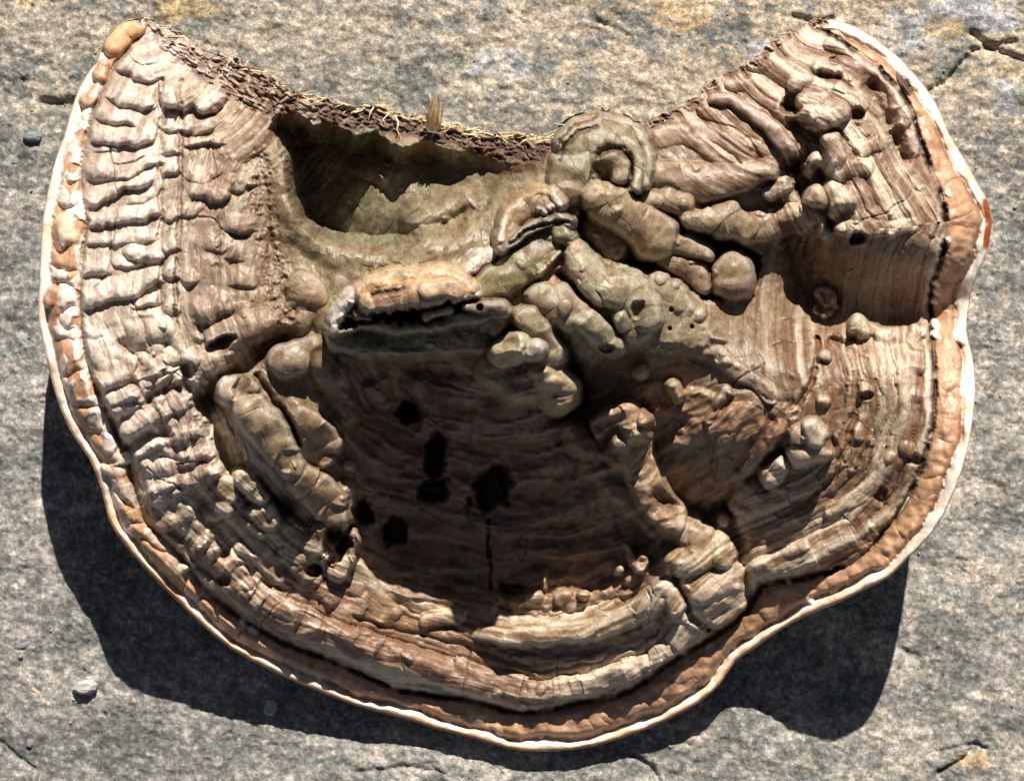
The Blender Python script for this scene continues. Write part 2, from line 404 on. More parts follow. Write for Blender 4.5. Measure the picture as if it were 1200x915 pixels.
for sv in np.arange(480, 1010, 21):
    for (da, db) in [(50,92),(92,142)]:
        if rq.rand() < .3: continue
        s0 = sv+rq.uniform(-8, 8); k = int(np.argmin(np.abs(np.cumsum(np.concatenate([[0], np.linalg.norm(np.diff(rim, axis=0), axis=1)]))-s0)))
        k = min(max(k, 1), len(rim)-2); tx0, ty0 = rim[k+1]-rim[k-1]; tl0 = math.hypot(tx0, ty0); nx0, ny0 = ty0/tl0, -tx0/tl0
        skew = rq.uniform(-6, 6); P_ = [(rim[k][0]+nx0*d_+tx0/tl0*skew*q_, rim[k][1]+ny0*d_+ty0/tl0*skew*q_) for q_, d_ in zip((0, .4, 1), (da+rq.uniform(-3, 3), (da+db)/2, db+rq.uniform(-3, 3)))]
        if P_[0][0] > P_[-1][0]: P_ = P_[::-1]
        crease(P_, rq.uniform(4, 8)*(1 if sv < 800 else .6), rq.uniform(14, 24), .35, None)
# left centre: large lump with a pit, deep furrow, big lobes
cap([(255,395,16),(290,385,20),(320,380,18)], 14, .7, 8, TAN*1.25, .5)
hole(259,402,14,7,26,-.4)
cap([(240,425,18),(272,420,18)], 8, .7, 8, TAN, .6)
groove([(240,470),(258,450),(290,424),(318,402),(330,395)], 26, 11, DBROWN, .6)
groove([(243,470),(250,500),(262,530),(285,562),(312,585),(330,592)], 42, 13, DBROWN, .5)
L1 = new_part('lobe', 'long olive and tan lobe behind the left furrow')
cap([(272,460,18),(290,452,14)], 22, .8, 6, TAN*1.15, .6, L1)
cap([(292,478,20),(312,500,22),(330,528,22),(340,545,16)], 30, .85, 5, arr(.43,.38,.25), .75, L1)
hole(283,452,7,14,10,.5,arr(.08,.07,.06))
L2 = new_part('lobe', 'mottled tan lobe beside the dark bowl')
cap([(335,425,20),(365,410,18),(385,440,18),(400,470,16),(405,488,10)], 24, .7, 8, arr(.46,.40,.30), .6, L2)
cap([(352,488,14),(370,500,14),(388,520,12)], 20, .7, 5, TAN*1.2, .7, L2)
cap([(345,480,16),(358,515,18),(378,535,14)], 12, .7, 6, TAN, .6, L2)
cap([(408,545,7)], 22, .8, 4, TAN*1.3, .8)
groove([(300,440),(318,468),(335,490),(352,520)], 16, 4, DBROWN, .7)
L3 = new_part('lobe', 'blunt pinkish brown lobe over a rusty pit')
cap([(352,560,18),(368,572,22),(385,590,22),(392,605,16)], 34, .85, 5, PINK*.9, .7, L3)
cap([(402,575,14),(405,600,12)], 20, .8, 5, TAN, .6, L3)
for (x, y, r) in [(372,405,7),(362,412,6),(344,390,7),(382,425,6),(315,460,6)]: paint([(x-r,y-r),(x+r,y-r*.6),(x+r*1.3,y+r),(x,y+r)], RUST*.8, .6, 5, 6, 6)
# lumps north of it
cap([(350,335,18),(368,345,16)], 16, .7, 8, TAN*1.2, .5); cap([(375,362,16),(385,385,14)], 10, .7, 8, TAN*1.2, .5)
cap([(352,372,16),(330,365,12)], 8, .7, 8)
groove([(305,190),(308,230),(312,270),(322,310),(330,345),(334,368)], 7, 9, arr(.20,.11,.07), .35, 7)


# greenish beads of the lower left
for (x, y, r, l) in [(262,572,13,15),(285,560,13,17),(298,575,11,15),(306,600,15,20),(300,612,13,18),(320,622,13,20),(340,638,16,22),(338,648,14,20),(352,662,14,20),(362,672,12,18),(330,625,10,20)]:
    cap([(x, y, r), (x+r*.5, y+r*.6, r*.8)], l-4, .65, 7, arr(.47,.44,.29), .75)
hole(368,668,9,7,16)
cap([(250,600,13),(265,592,10)], 16, .7, 5, GREY, .5)
groove([(236,588),(250,618),(262,645)], 12, 9)
cap([(232,622,12),(222,600,12),(216,590,10)], 8, .6, 6, CREAM, .5)
cap([(195,610,14)], 10, .7, 5, PINK, .6); cap([(190,580,16)], 9, .6, 6)
cap([(195,630,14),(212,640,15),(222,655,10)], 8, .6, 5, CREAM, .5)
cap([(240,668,20),(262,672,14)], 8, .6, 6, CREAM, .5); hole(262,680,8,6,8, 0, DBROWN)
cap([(283,640,10),(300,648,10),(312,662,10),(325,675,10)], 10, .7, 5, TAN, .5)
cap([(295,692,16),(310,700,14)], 9, .6, 6, CREAM, .5)
for (x, y, r) in [(350,700,12),(375,690,12),(388,700,12),(400,720,12),(420,705,12),(440,710,14),(415,690,10),(340,700,9)]:
    cap([(x, y, r)], 9, .6, 6, TAN*1.1, .4)
# bare ledges beside the bowl
cap([(373,620,9),(366,640,12)], 22, .8, 5, TAN*1.1, .6); cap([(378,650,9)], 14, .8, 4, OLIVE, .6)
cap([(416,620,3),(410,640,7),(405,655,10),(395,670,12)], 22, .8, 4, TAN*1.1, .6)
cap([(415,665,10),(430,685,12),(440,700,12),(455,718,14),(430,700,12)], 12, .7, 5, arr(.45,.38,.26), .6)
hole(402,640,7,14,22,.4); hole(392,625,9,10,16)

# ---- bowl
bowl = [(395,415),(600,405),(690,460),(770,445),(830,460),(900,480),(930,505),(890,570),(845,612),(790,600),(800,640),(770,690),(700,705),
        (640,706),(560,712),(480,704),(440,680),(415,640),(420,600),(415,545),(400,500)]
paint(bowl, arr(.36,.25,.17), .8, 24, 10)
sl = box(bowl, 10); u_, v_ = U[sl], V[sl]
rb = np.sqrt((u_-590)**2+((v_-280)*1.05)**2)+fbm(u_/90, v_/90, 2, 511)*9
mb = inside(bowl, u_, v_)
Z[sl] += np.where(mb, fbm(rb/16, u_/200, 2, 512)*2.2+fbm(u_/30, v_/30, 3, 516)*3, 0)*sstep(U[sl], 800, 740)
cc = sstep(fbm(rb/13, u_/90, 2, 514), 0, .6)*.4*mb
COL[sl] = COL[sl]*(1-cc[..., None])+arr(.15,.10,.075)*cc[..., None]
cc = sstep(fbm(u_/40, v_/40, 3, 515), .1, .6)*.6*mb
COL[sl] = COL[sl]*(1-cc[..., None])+arr(.15,.135,.12)*cc[..., None]
hcol = arr(.085,.05,.035)
for (x, y, rx, ry, dp) in [(510,535,11,25,46),(507,576,16,13,40),(576,572,19,24,44),(425,600,10,13,34),(462,622,13,15,36),(478,482,12,12,34),(600,690,13,6,12)]:
    hole(x, y, rx, ry, dp, rx*.07-.8, hcol)
cap([(440,450,18),(447,470,14)], 14, .5, 14, arr(.15,.12,.09), .8); cap([(500,440,30),(545,450,25)], 12, .5, 16, arr(.17,.12,.09), .8)
cap([(560,400,34),(520,408,26)], 0, .5, 16, OLIVE*.6, .5)
groove([(572,610),(573,650),(574,690)], 7, 2, DARK)
bump([(600,490,50),(640,500,40)], 24)
# bumps over the left shoulder of the bowl
cap([(480,695,12),(500,690,12)], 6, .6, 5, GREY*.6, .6)

# ---- shelf lobe with the orange and white lip
LS = new_part('shelf', 'small secondary shelf with an orange and white lip')
cap([(398,398,14),(440,398,20),(500,392,24),(560,388,24),(588,372,14)], 50, .75, 5, arr(.36,.33,.19), .85, LS)
cap([(392,385,8),(420,372,10),(470,382,10),(530,374,10),(575,364,10),(592,366,7)], 62, .8, 4, arr(.26,.24,.14), .7, LS)
for i in range(5):
    groove([(400,402+i*5),(430,402+i*3),(450,394+i*7),(480,392+i*5),(500,388+i*7),(530,386+i*5),(560,372+i*8),(590,368+i*6)], .6, 2.6, arr(.16,.13,.07), .45, 5)
cap([(436,356,15),(470,348,18),(510,345,18),(540,346,14)], 74, .6, 6, arr(.62,.44,.30), .9, LS)
cap([(500,340,9),(535,340,9)], 77, .5, 6, arr(.80,.64,.48), .8)
LL = new_part('shelf_lip', 'rounded orange lip of the small shelf')
cap([(424,345,7),(440,335,8),(470,328,9),(505,325,9),(535,328,8),(550,338,6)], 72, .9, 3, arr(.84,.60,.36), .9, LL)
LW = new_part('shelf_lip', 'chalk white end of the lip on the small shelf')
cap([(391,388,3.5),(394,376,6),(402,362,7),(414,350,8),(426,346,6)], 66, .9, 3, WHITE, .95, LW)
cap([(545,338,6),(553,345,5)], 68, .9, 3, WHITE*.9, .8)
groove([(436,346),(455,341),(472,338)], 5, 2.5, arr(.22,.17,.12), .8)
groove([(404,380),(425,374),(450,369),(480,368),(505,366),(525,362),(548,356),(556,352)], 30, 4.5, DARK, .9, 3)
groove([(480,372),(500,374),(514,368)], 10, 6, DARK, .9)
cap([(548,358,4),(570,360,6),(590,362,6)], 66, .8, 3, PURP*1.1, .9); cap([(498,372,2.5),(515,366,3),(528,364,3)], 66, .8, 2, PINK, .9)
cap([(420,368,6),(434,370,5)], 60, .8, 3, RUST*.5, .8)
for (x, y) in [(440,374),(455,375),(470,377),(536,362),(562,361)]: hole(x, y, 3.5, 4.5, 8)
# ---- second small shelf, its chalky patch
LB = new_part('shelf', 'small greenish shelf standing beside the curled lobe')
cap([(556,342,12),(585,330,20),(615,310,22),(640,288,20),(662,264,12)], 34, .8, 5, arr(.36,.34,.20), .85, LB)
cap([(588,292,5),(605,278,6),(630,263,7),(652,256,7),(668,262,6)], 52, .8, 3, arr(.20,.155,.10), .85, LB)
cap([(592,276,10),(600,258,12),(618,246,12),(640,240,10),(650,244,8)], 52, .6, 3, arr(.50,.34,.22), .85, LB)
LC = new_part('shelf_lip', 'curved pale lip of the greenish shelf')
cap([(588,282,3.5),(589,266,4.5),(597,251,5),(613,235,5),(632,226,5),(648,227,5),(657,236,5)], 58, .9, 2.5, arr(.70,.52,.33), .9, LC)
cap([(650,229,5),(657,238,4.5)], 61, .9, 2, WHITE, .95, LC)
for (x, y, r) in [(630,246,3),(637,249,3),(643,244,3.5),(647,242,3)]: cap([(x, y, r)], 58, 1, 1.5, WHITE*.85, .95)
paint([(610,240),(622,234),(640,234),(640,242),(625,243),(612,250)], PURP, .6, 4, 4)
cap([(658,268,14),(660,276,13)], 46, .9, 4, OLIVE, .8, LB)
groove([(598,285),(615,272),(640,262),(668,262)], 6, 2.5, DARK, .7)
LP = new_part('chalky_patch', 'chalk white crust beside the greenish shelf')
cap([(545,318,5),(556,311,8),(568,304,8),(578,297,5),(582,294,4)], 24, .7, 2, WHITE, .97, LP)
# ---- curled lobe
LK = new_part('curled_lobe', 'snail shaped curled lobe at the torn edge')
cap([(672,198,28),(690,178,40),(715,178,36)], 42, .75, 5, arr(.42,.39,.27), .85, LK)
cap([(664,220,20),(668,200,24)], 34, .8, 5, arr(.40,.35,.24), .7, LK)
def arc(cx, cy, rx, ry, a0, a1, r, n=12):
    return [(cx+rx*math.cos(math.radians(a)), cy+ry*math.sin(math.radians(a)), r) for a in np.linspace(a0, a1, n)]
cap([(690,150,5),(712,143,6),(735,148,6),(752,163,6),(760,182,6),(760,200,6),(755,216,6)], 38, .9, 3, arr(.45,.42,.30), .8, LK)
cap([(686,168,5),(705,160,6),(727,161,6),(741,172,7),(748,190,7),(748,206,7),(742,222,7),(735,228,5)], 42, .9, 3, arr(.48,.45,.32), .8, LK)
groove([(700,182),(712,174),(724,174),(734,184),(738,198),(735,212),(728,222)], 9, 4, DBROWN, .7)
groove([(700,198),(712,206),(722,216),(716,226)], 12, 8, DBROWN, .6)
cap([(726,195,11),(727,205,9)], 38, .9, 3, arr(.46,.43,.27), .9, LK)
groove([(654,190),(662,170),(680,155),(700,150)], 5, 2.5, DBROWN, .7); groove([(650,178),(660,160),(676,146),(700,138)], 5, 2, PURP, .8)
paint([(650,160),(668,138),(720,130),(740,138),(700,140),(672,150)], BROWN, .6, 5, 4)
# ---- fingers and knobs right of the middle
def knob(pts, lift, col, label=None, asp=.9, k=5, ca=.8):
    n = new_part('knob', label); cap(pts, lift, asp, k, col, ca, n)
KN = arr(.50,.42,.29)
terrace([(680,245),(740,225),(800,250),(850,280),(890,300),(880,350),(830,350),(760,320),(700,300),(672,270)], -62, 16, DBROWN, .5)
cap([(700,270,20),(715,290,18)], -6, .8, 5, OLIVE*.5, .6)
knob([(698,230,17),(714,238,25),(730,250,22),(750,264,25),(766,278,28)], 38, KN*1.05, 'thick finger shaped knob below the curled lobe')
knob([(756,234,9),(780,233,17),(800,238,14)], 24, KN*.95, None, .9, 5)
cap([(815,248,10)], 10, .8, 4, KN, .6)
knob([(806,256,10),(824,259,12),(850,256,23),(872,266,15)], 30, KN, None, .9, 6)
cap([(875,266,18),(905,260,20),(935,256,18),(950,252,14)], 22, .7, 6, PINK, .6)
knob([(786,284,13),(800,286,13),(818,293,9),(829,297,8)], 18, KN)
cap([(765,300,8)], 2, .8, 3, RUST, .9)
knob([(776,302,10),(795,308,14),(815,322,13),(824,336,9)], 4, PINK*.85)
cap([(700,330,18)], -10)
knob([(858,320,24),(858,328,25)], 36, arr(.46,.37,.26), 'ball shaped knob', .95)
cap([(884,345,10),(905,355,13),(930,366,12),(950,370,8)], -4, .5, 9, PINK*.9, .7)
for (x, y, r, l) in [(968,350,11,26),(962,345,7,24),(958,362,5,20),(968,365,7,20),(975,359,4,18)]: cap([(x, y, r)], l, .9, 2, KN*.85, .8)
# ---- broad folded flank between curled lobe and upper right lobe
cap([(768,206,16),(800,212,22),(835,215,22),(870,208,18),(900,198,12)], 20, .75, 8, arr(.45,.38,.26), .7)
cap([(902,226,7),(925,214,9),(935,206,6)], 16, .8, 4, PINK*1.1, .6)
cap([(776,160,12),(800,158,12),(820,168,10),(850,190,9),(866,200,6)], 6, .45, 9, PINK*1.25, .6)
cap([(812,150,8),(832,152,8),(858,168,8),(880,190,7),(890,198,5)], 5, .45, 8, PINK*1.1, .6)
cap([(826,130,8),(848,134,8),(872,148,8),(893,168,7),(908,190,6)], 5, .45, 8, PINK, .6)
LD = new_part('ridge', 'dark purplish brown ridge on the upper right flank')
cap([(838,117,5),(855,119,7),(872,128,8),(890,140,9),(908,155,9),(922,172,8),(929,190,6)], 16, .85, 3, PURP*1.15, .92, LD)
cap([(856,98,7),(878,100,8),(898,112,10),(915,128,12),(925,138,10)], 10, .6, 5, arr(.44,.38,.26), .6)
cap([(885,76,8),(905,80,14),(925,88,16),(938,95,14)], 14, .7, 5, CREAM, .7)
cap([(933,98,10)], 20, .9, 4, CREAM*1.05, .7)
hole(927,122,9,12,26,.3,DBROWN)
cap([(945,118,10),(965,126,16),(985,130,12)], 20, .75, 5, CREAM, .7); cap([(948,138,14),(965,140,16),(985,130,10)], 20, .75, 5, CREAM, .7)
knob([(952,137,4.5)], 30, GREY*.9, None, .9, 1.5); knob([(969,155,4)], 16, GREY*.8, None, .9, 1.5)
groove([(935,150),(948,160),(962,166),(975,160)], 34, 9, DBROWN, .6)
cap([(960,76,6),(958,82,7),(980,86,7),(976,80,7)], 12, .8, 4, CREAM, .6)
groove([(960,88),(970,92),(982,90)], 12, 4, DBROWN, .7); hole(977,72,7,5,10,0,DBROWN)
cap([(985,110,12),(1000,118,12),(1008,124,9)], 14, .8, 5, CREAM, .6); hole(1006,134,7,7,14,0,DBROWN)
groove([(950,175),(938,190),(935,200)], 16, 8, DBROWN, .5)
cap([(975,165,10),(982,185,11),(975,198,8)], 16, .8, 4, CREAM, .6)
cap([(955,190,12)], 8, .9, 4, TAN, .6); cap([(945,200,8)], 8, .9, 3, TAN, .6)
groove([(960,205),(975,215),(965,228),(940,215),(930,195)], 36, 10, DBROWN, .6)
cap([(1010,175,8),(1025,170,9),(1035,165,8)], 8, .6, 6, TAN, .4)
cap([(1028,172,7)], 10, .8, 3, CREAM, .6)
# chain of bulges along the outer coat of the upper right lobe, shaded pits inside of it
cap([(975,52,9),(1000,66,10),(1022,82,11),(1040,98,11)], 9, .6, 6, GREY, .5)
cap([(990,76,10),(1005,80,10)], 8, .7, 5, GREY, .4)
cap([(1050,112,11),(1049,125,9)], 14, .85, 4, GREY*1.1, .5); cap([(1058,138,14),(1055,145,12)], 15, .85, 4, GREY*1.1, .5)
cap([(1066,165,12),(1068,180,10)], 10, .7, 5, GREY, .4)
groove([(1020,104),(1026,120),(1033,135),(1040,142)], 20, 9, DBROWN, .4); groove([(1050,160),(1052,175),(1058,184)], 22, 8, DBROWN, .4)
cap([(985,202,9),(1000,196,12),(1015,198,10)], 9, .7, 5, CREAM, .5)
cap([(960,232,14)], 24, .9, 3, TAN*1.1, .7, new_part('knob')); cap([(978,222,12),(985,235,14)], 14, .9, 4, TAN, .6); cap([(966,256,12),(970,272,12)], 10, .9, 4, TAN*.9, .6)
cap([(995,235,18),(985,250,12)], 9, .7, 5, TAN*1.1, .4)
groove([(975,262),(985,256),(995,250)], 16, 5, DBROWN, .5)
cap([(990,268,9),(1005,268,10),(1040,268,9),(1070,264,8)], 8, .6, 6, CREAM, .5)
hole(1006,279,9,6,20)
# steep shaded flank between the two right lobes
sh = (U, V)
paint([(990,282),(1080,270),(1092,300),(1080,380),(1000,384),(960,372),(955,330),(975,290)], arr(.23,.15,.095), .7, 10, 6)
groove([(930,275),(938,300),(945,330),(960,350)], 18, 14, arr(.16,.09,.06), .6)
cap([(1005,380,10),(1010,390,9),(1004,384,8)], 30, .9, 3, OLIVE*1.2, .7); cap([(1045,398,12),(1032,394,8)], 16, .7, 8, TAN, .5)
cap([(1078,394,13),(1072,404,12)], 16, .7, 8, TAN, .4)
cap([(1020,386,6),(1030,392,6)], 14, .8, 4, PINK, .5)
groove([(975,400),(990,404),(1002,396)], 12, 5, DBROWN, .5)

# ---- cluster of lit knobs in the middle
GN = arr(.54,.51,.37)
terrace([(632,310),(672,285),(760,335),(830,375),(850,400),(800,420),(740,415),(690,430),(640,400),(618,360)], 16, 14)
knob([(672,296,12),(682,318,20),(702,342,22),(690,330,20)], 42, GN)
knob([(716,342,22),(736,344,24),(752,358,20),(757,374,16)], 46, GN, 'broad lit knob in the middle of the cluster')
hole(747,364,7,9,10,.5,OLIVE*.5)
knob([(728,372,12),(742,384,18),(748,388,15)], 38, GN*.95)
groove([(660,322),(675,345),(692,362),(712,378),(722,398)], 26, 5, BROWN*.8, .8)
knob([(634,350,17),(654,358,24),(670,368,22)], 38, arr(.42,.36,.25))
cap([(661,360,9)], 43, .6, 4, arr(.50,.40,.30), .7)
knob([(686,376,15),(700,388,15),(714,401,16)], 44, GN)
hole(710,409,9,6,14)
cap([(700,365,12),(715,382,9)], 16, .8, 4, arr(.36,.29,.22), .7)
for (x, y) in [(646,318),(652,326),(648,310),(676,290),(700,362),(690,357)]: paint([(x-5,y-5),(x+5,y-4),(x+5,y+5),(x-4,y+5)], RUST, .85, 4, 6, 4)
cap([(770,335,12),(778,345,14),(790,355,14)], 20, .7, 5, GN, .7); cap([(795,345,10),(800,362,13)], 18, .7, 5, GN*.9, .7)
cap([(773,328,6)], 26, .8, 3, GN*1.1, .7); cap([(790,336,6)], 22, .8, 3, GN, .7)
cap([(818,370,8)], 22, .9, 3, GN*.9, .7); cap([(768,388,14),(790,392,14),(800,380,12)], 16, .7, 5, GN*.95, .6)
for (x, y) in [(787,363),(785,385),(811,383)]: hole(x, y, 2.5, 3, 6)
# knob F: the double knob standing over the bowl
LF = new_part('knob', 'large double knob hanging over the dark bowl')
groove([(598,384),(590,405),(570,425)], 20, 7, DBROWN, .4); groove([(650,392),(662,410),(672,440),(680,470)], 26, 9, DBROWN, .4)
cap([(616,372,13),(630,390,17),(640,412,18)], 50, .85, 4, arr(.44,.40,.27), .85, LF)
cap([(594,430,32),(610,436,36),(628,430,28)], 56, .75, 6, arr(.40,.35,.24), .85, LF)
cap([(592,412,15),(610,406,15)], 72, .7, 6, arr(.50,.50,.34), .85, LF); cap([(628,410,12)], 78, .8, 5, GREY, .8, LF)
cap([(638,436,17,6),(654,458,21,38)], 74, .9, 5, arr(.46,.42,.30), .85, LF)
paint([(597,372),(610,370),(612,385),(600,400),(594,398)], RUST*.9, .7, 5, 4, 5)
knob([(751,436,6)], 40, OLIVE*1.4, None, 1, 1.5); knob([(789,454,8),(794,462,6)], 42, TAN*1.2, None, 1, 2)
# knobs G and H with the ridge running to the front
knob([(668,506,9),(680,514,15),(690,522,12)], 70, TAN*1.15, 'small pointed knob at the edge of the dark bowl', .95)
LH = new_part('knob', 'hooked knob rising from the dark bowl')
cap([(706,500,10),(718,490,12),(735,490,18),(742,504,17),(730,512,14)], 74, .9, 4, arr(.45,.37,.27), .85, LH)
cap([(712,520,20),(735,528,22)], 44, .8, 6, TAN*.9, .7, LH)
groove([(712,510),(722,508),(728,514)], 6, 6, DBROWN, .6)
cap([(754,490,7)], 66, .9, 3, TAN*.9, .7)
cap([(700,540,26),(730,560,26),(750,590,22),(775,610,18)], 28, .7, 10, TAN*.7, .5)
cap([(742,522,20),(752,548,21),(762,573,20),(774,592,19),(788,608,17)], 50, .7, 8, arr(.40,.31,.21), .8)
knob([(790,614,18),(806,622,22),(818,628,18)], 34, arr(.38,.30,.22), 'dull brown knob at the front corner of the bowl', .75, 4)
cap([(775,608,8),(790,604,8)], 34, .8, 3, PINK, .7)
cap([(795,660,16),(815,655,20),(838,640,18),(845,650,16)], 24, .7, 5, arr(.42,.35,.20), .7)
cap([(820,690,20),(850,675,20),(858,670,14)], 16, .65, 6, arr(.38,.28,.18), .6)
cap([(800,715,12),(840,720,16),(868,700,14)], 12, .65, 6, arr(.40,.29,.19), .6)
groove([(788,670),(795,700),(812,722),(830,735)], 14, 3.5, DBROWN, .6)
groove([(852,600),(862,640),(872,680),(884,705),(892,690)], 24, 9, DBROWN, .5)
cap([(742,660,5),(735,640,1.5)], 26, 1, 3, PINK, .7); cap([(750,664,7),(755,656,5)], 30, .9, 3, PINK*1.1, .8); cap([(728,668,5)], 24, 1, 2, CREAM, .8)
cap([(742,678,10)], 14, .8, 3, TAN, .6)
# front crest catching the sun again
cap([(545,738,6,-22),(566,742,8,-10),(590,744,10,-2),(640,744,11),(700,736,13),(740,720,14),(770,700,14),(778,690,10)], 28, .65, 7, arr(.50,.45,.28), .75)
cap([(784,695,8),(792,712,9)], 24, .8, 4, arr(.38,.33,.22), .6); cap([(795,722,6)], 12)
cap([(500,728,8),(520,724,10),(536,722,11)], 17, .6, 9, arr(.48,.44,.26), .7)
cap([(622,702,5),(632,700,4.5)], 20, .9, 2, CREAM, .8); cap([(656,700,6),(668,696,5)], 22, .9, 2, CREAM, .8); cap([(685,698,5)], 20, .9, 2, CREAM, .8)
cap([(638,690,2),(637,665,1)], 20, 1, 2, TAN, .7); cap([(605,708,10),(640,706,10)], 12, .7, 4, TAN, .6); cap([(670,706,7)], 16, .8, 3, PINK, .7)
groove([(600,766),(640,760),(690,764),(730,752),(770,736)], 5, 4)
# ---- plate right of the middle, hanging over the right bowl
plate = [(770,400),(806,388),(840,378),(868,384),(905,366),(940,372),(960,395),(962,420),(955,440),(940,470),(915,478),(900,466),(878,440),(840,420),(800,412)]
paint(plate, arr(.40,.33,.24), .75, 8, 6)
cap([(820,408,14),(845,420,11),(870,438,9),(890,452,10),(905,462,10)], 10, .6, 8, CREAM*.95, .6)
terrace(plate, 3, 14, jit=5)
groove([(958,395),(960,420),(952,445),(935,475)], 10, 3, RUST*.5, .7)
terrace([(850,455),(870,458),(900,470),(935,480),(920,510),(880,560),(850,570),(835,560),(826,500),(832,480)], 10, 8, arr(.24,.15,.10), .5)
cap([(850,458,7),(840,475,6),(832,492,5)], 15, .8, 4, TAN*.85, .7); cap([(856,462,7),(880,466,7),(900,474,7)], 9, .7, 4, TAN*.85, .7)
paint([(890,480),(935,475),(930,515),(890,530),(875,515)], RUST*.55, .55, 10, 14, 8)
groove([(775,585),(800,600),(830,604),(858,590),(890,560),(915,535)], 22, 9, DBROWN, .6)
# right lobe
LQ = new_part('knob', 'whitish knob on the inner edge of the right lobe')
cap([(938,512,14),(955,508,14),(958,525,16),(940,530,16)], 26, .8, 5, CREAM*1.1, .8, LQ)
cap([(950,500,9),(955,512,12)], 34, .8, 5, WHITE*.85, .7, LQ)
hole(973,520,7,8,8,0,PURP*1.2)
cap([(905,555,14),(915,545,10)], 18, .8, 4, TAN, .7); cap([(880,575,18),(870,590,14)], 14, .7, 6, TAN*.9, .6); cap([(846,610,8)], 12, .8, 4, TAN, .7)
cap([(968,418,6)], 12, .9, 3, GREY*.8, .7); cap([(968,470,5),(961,470,4)], 10, .9, 2, ORANGE*.9, .7)
cap([(1006,506,7),(1006,512,6)], 9, .9, 3, CREAM, .6); cap([(1016,458,8)], 8, .8, 4); hole(1016,464,7,5,8,0,DBROWN)
hole(1032,580,7,9,9,0,PURP); hole(1070,537,10,6,10,.5,DBROWN)
cap([(1073,465,11)], 9, .8, 4, GREY, .5); cap([(1073,430,12),(1072,410,10)], 10, .7, 5, TAN, .4); cap([(1062,525,9)], 10, .8, 4, PINK, .6)
groove([(1000,410),(1005,440),(1003,480),(992,520),(975,560),(945,590),(915,605)], 5, 3, BROWN, .5)
cap([(975,600,8),(1010,580,9),(1035,555,8)], 6, .6, 6, CREAM, .5); cap([(930,640,10),(975,635,12),(1010,615,12)], 6, .5, 6, TAN*1.1, .5)

# small scattered warts
rw = np.random.RandomState(12)
for i in range(230):
    x, y = rw.uniform(80, 1120), rw.uniform(40, 850)
    j, i2 = int(y)-Y0, int(x)-X0
    if SD[j, i2] < 48 or (dT[j, i2] < 30): continue
    if 430 < x < 780 and 430 < y < 690: continue
    r = rw.uniform(3, 7.5); bump([(x, y, r), (x+rw.uniform(-5, 5), y+rw.uniform(-3, 3), r*.8)], rw.uniform(1.5, 4.5), None, 0, 1.4)

# ---- crack between the crust and the growing band
CRK = [(166,36),(143,66),(129,84),(108,130),(101,161),(94,196),(96,231),(101,259),(96,297),(93,345),(94,377),(100,422),(115,461),(129,492),
 (136,510),(150,545),(161,587),(173,615),(198,637),(220,664),(242,694),(279,723),(308,741),(345,760),(378,771),(400,780),(448,802),
 (477,811),(539,820),(561,823),(591,833),(627,835),(679,824),(723,815),(752,802),(781,780),(811,761),(836,747),(862,727),(883,708),(893,688),
 (914,681),(938,679),(972,671),(1003,658),(1024,638),(1041,617),(1054,601),(1075,563),(1087,526),(1094,501),(1096,463),(1096,426),
 (1092,388),(1092,372),(1093,336),(1103,307),(1110,277),(1108,248),(1099,215),(1088,189),(1077,156),(1067,123),(1050,100),(1030,80),(1000,58),(980,43),(960,32)]
crk = smooth_poly(CRK, 2)
dC = seg_dist(crk, U, V)
band_poly = np.vstack([rim, crk[::-1]])
BAND = inside(band_poly, U, V) & INS
sdc = dC*np.where(BAND, 1, -1)
# the band lies below the crust; flatten what was built there
jit = fbm(U/14, V/14, 2, 611)*2.0
sdj = sdc+jit
wC = sstep(sdj, -7, 2)
tilt = sstep(S, 520, 760)*sstep(S, 1800, 1500)
zband = ZB-6+tilt*7*np.clip(dC/26, 0, 1)
pf = pillow(S/41+fbm(S/70, dR/50, 2, 621)*.8+fbm(U/25, V/25, 2, 622)*.15)
puff = (9.0-7.0*sstep(S, 800, 1000))*pf
mid = np.clip(dC/12, 0, 1)*np.clip((dR-9)/12, 0, 1)
zband = zband+(puff*mid)+n_mid*1.0+sstep(S, 800, 1000)*(fbm(U/19, V/19, 2, 625)*2.4+fbm(U/9, V/9, 1, 626)*.4)*mid+5*np.sqrt(np.clip(mid, 0, 1))
Z = Z*(1-wC)+zband*wC
bm = wC*BAND
c_m = arr(.58,.395,.27)*(1+.25*np.clip(fbm(U/18, V/18, 3, 631), -1, 1))[..., None]
c_m = c_m*(1-.45*sstep(fbm(U/14, V/30, 3, 632), .1, .8)[..., None])+np.asarray(arr(.66,.50,.39))*(.45*sstep(fbm(U/14, V/30, 3, 632), .1, .8)[..., None])
COL = COL*(1-bm[..., None])+c_m*bm[..., None]
left_w = sstep(S, 1050, 250)*sstep(S, 60, 130)
wp = sstep(fbm(S/30, dR/22, 2, 641)+.28*(left_w-.9)+sstep(dC, 13, 4)*.55*sstep(fbm(S/34, 0*S, 2, 644), -.4, .2)-sstep(S, 900, 1200)*.9, -.02, .3)*BAND
mix(wp*left_w*.9, WHITE)
Z += wp*left_w*BAND*2.0
gC = np.exp(-((sdj+1.5+fbm(U/5, V/5, 2, 652))/2.9)**2)*(1-.75*sstep(fbm(S/45, 0*S, 3, 651), -.1, .5))*(.45+.55*sstep(S, 650, 1000))
Z -= gC*8; mix(gC*1.2*(.75+.25*sstep(S, 700, 1200)), arr(.045,.028,.022))
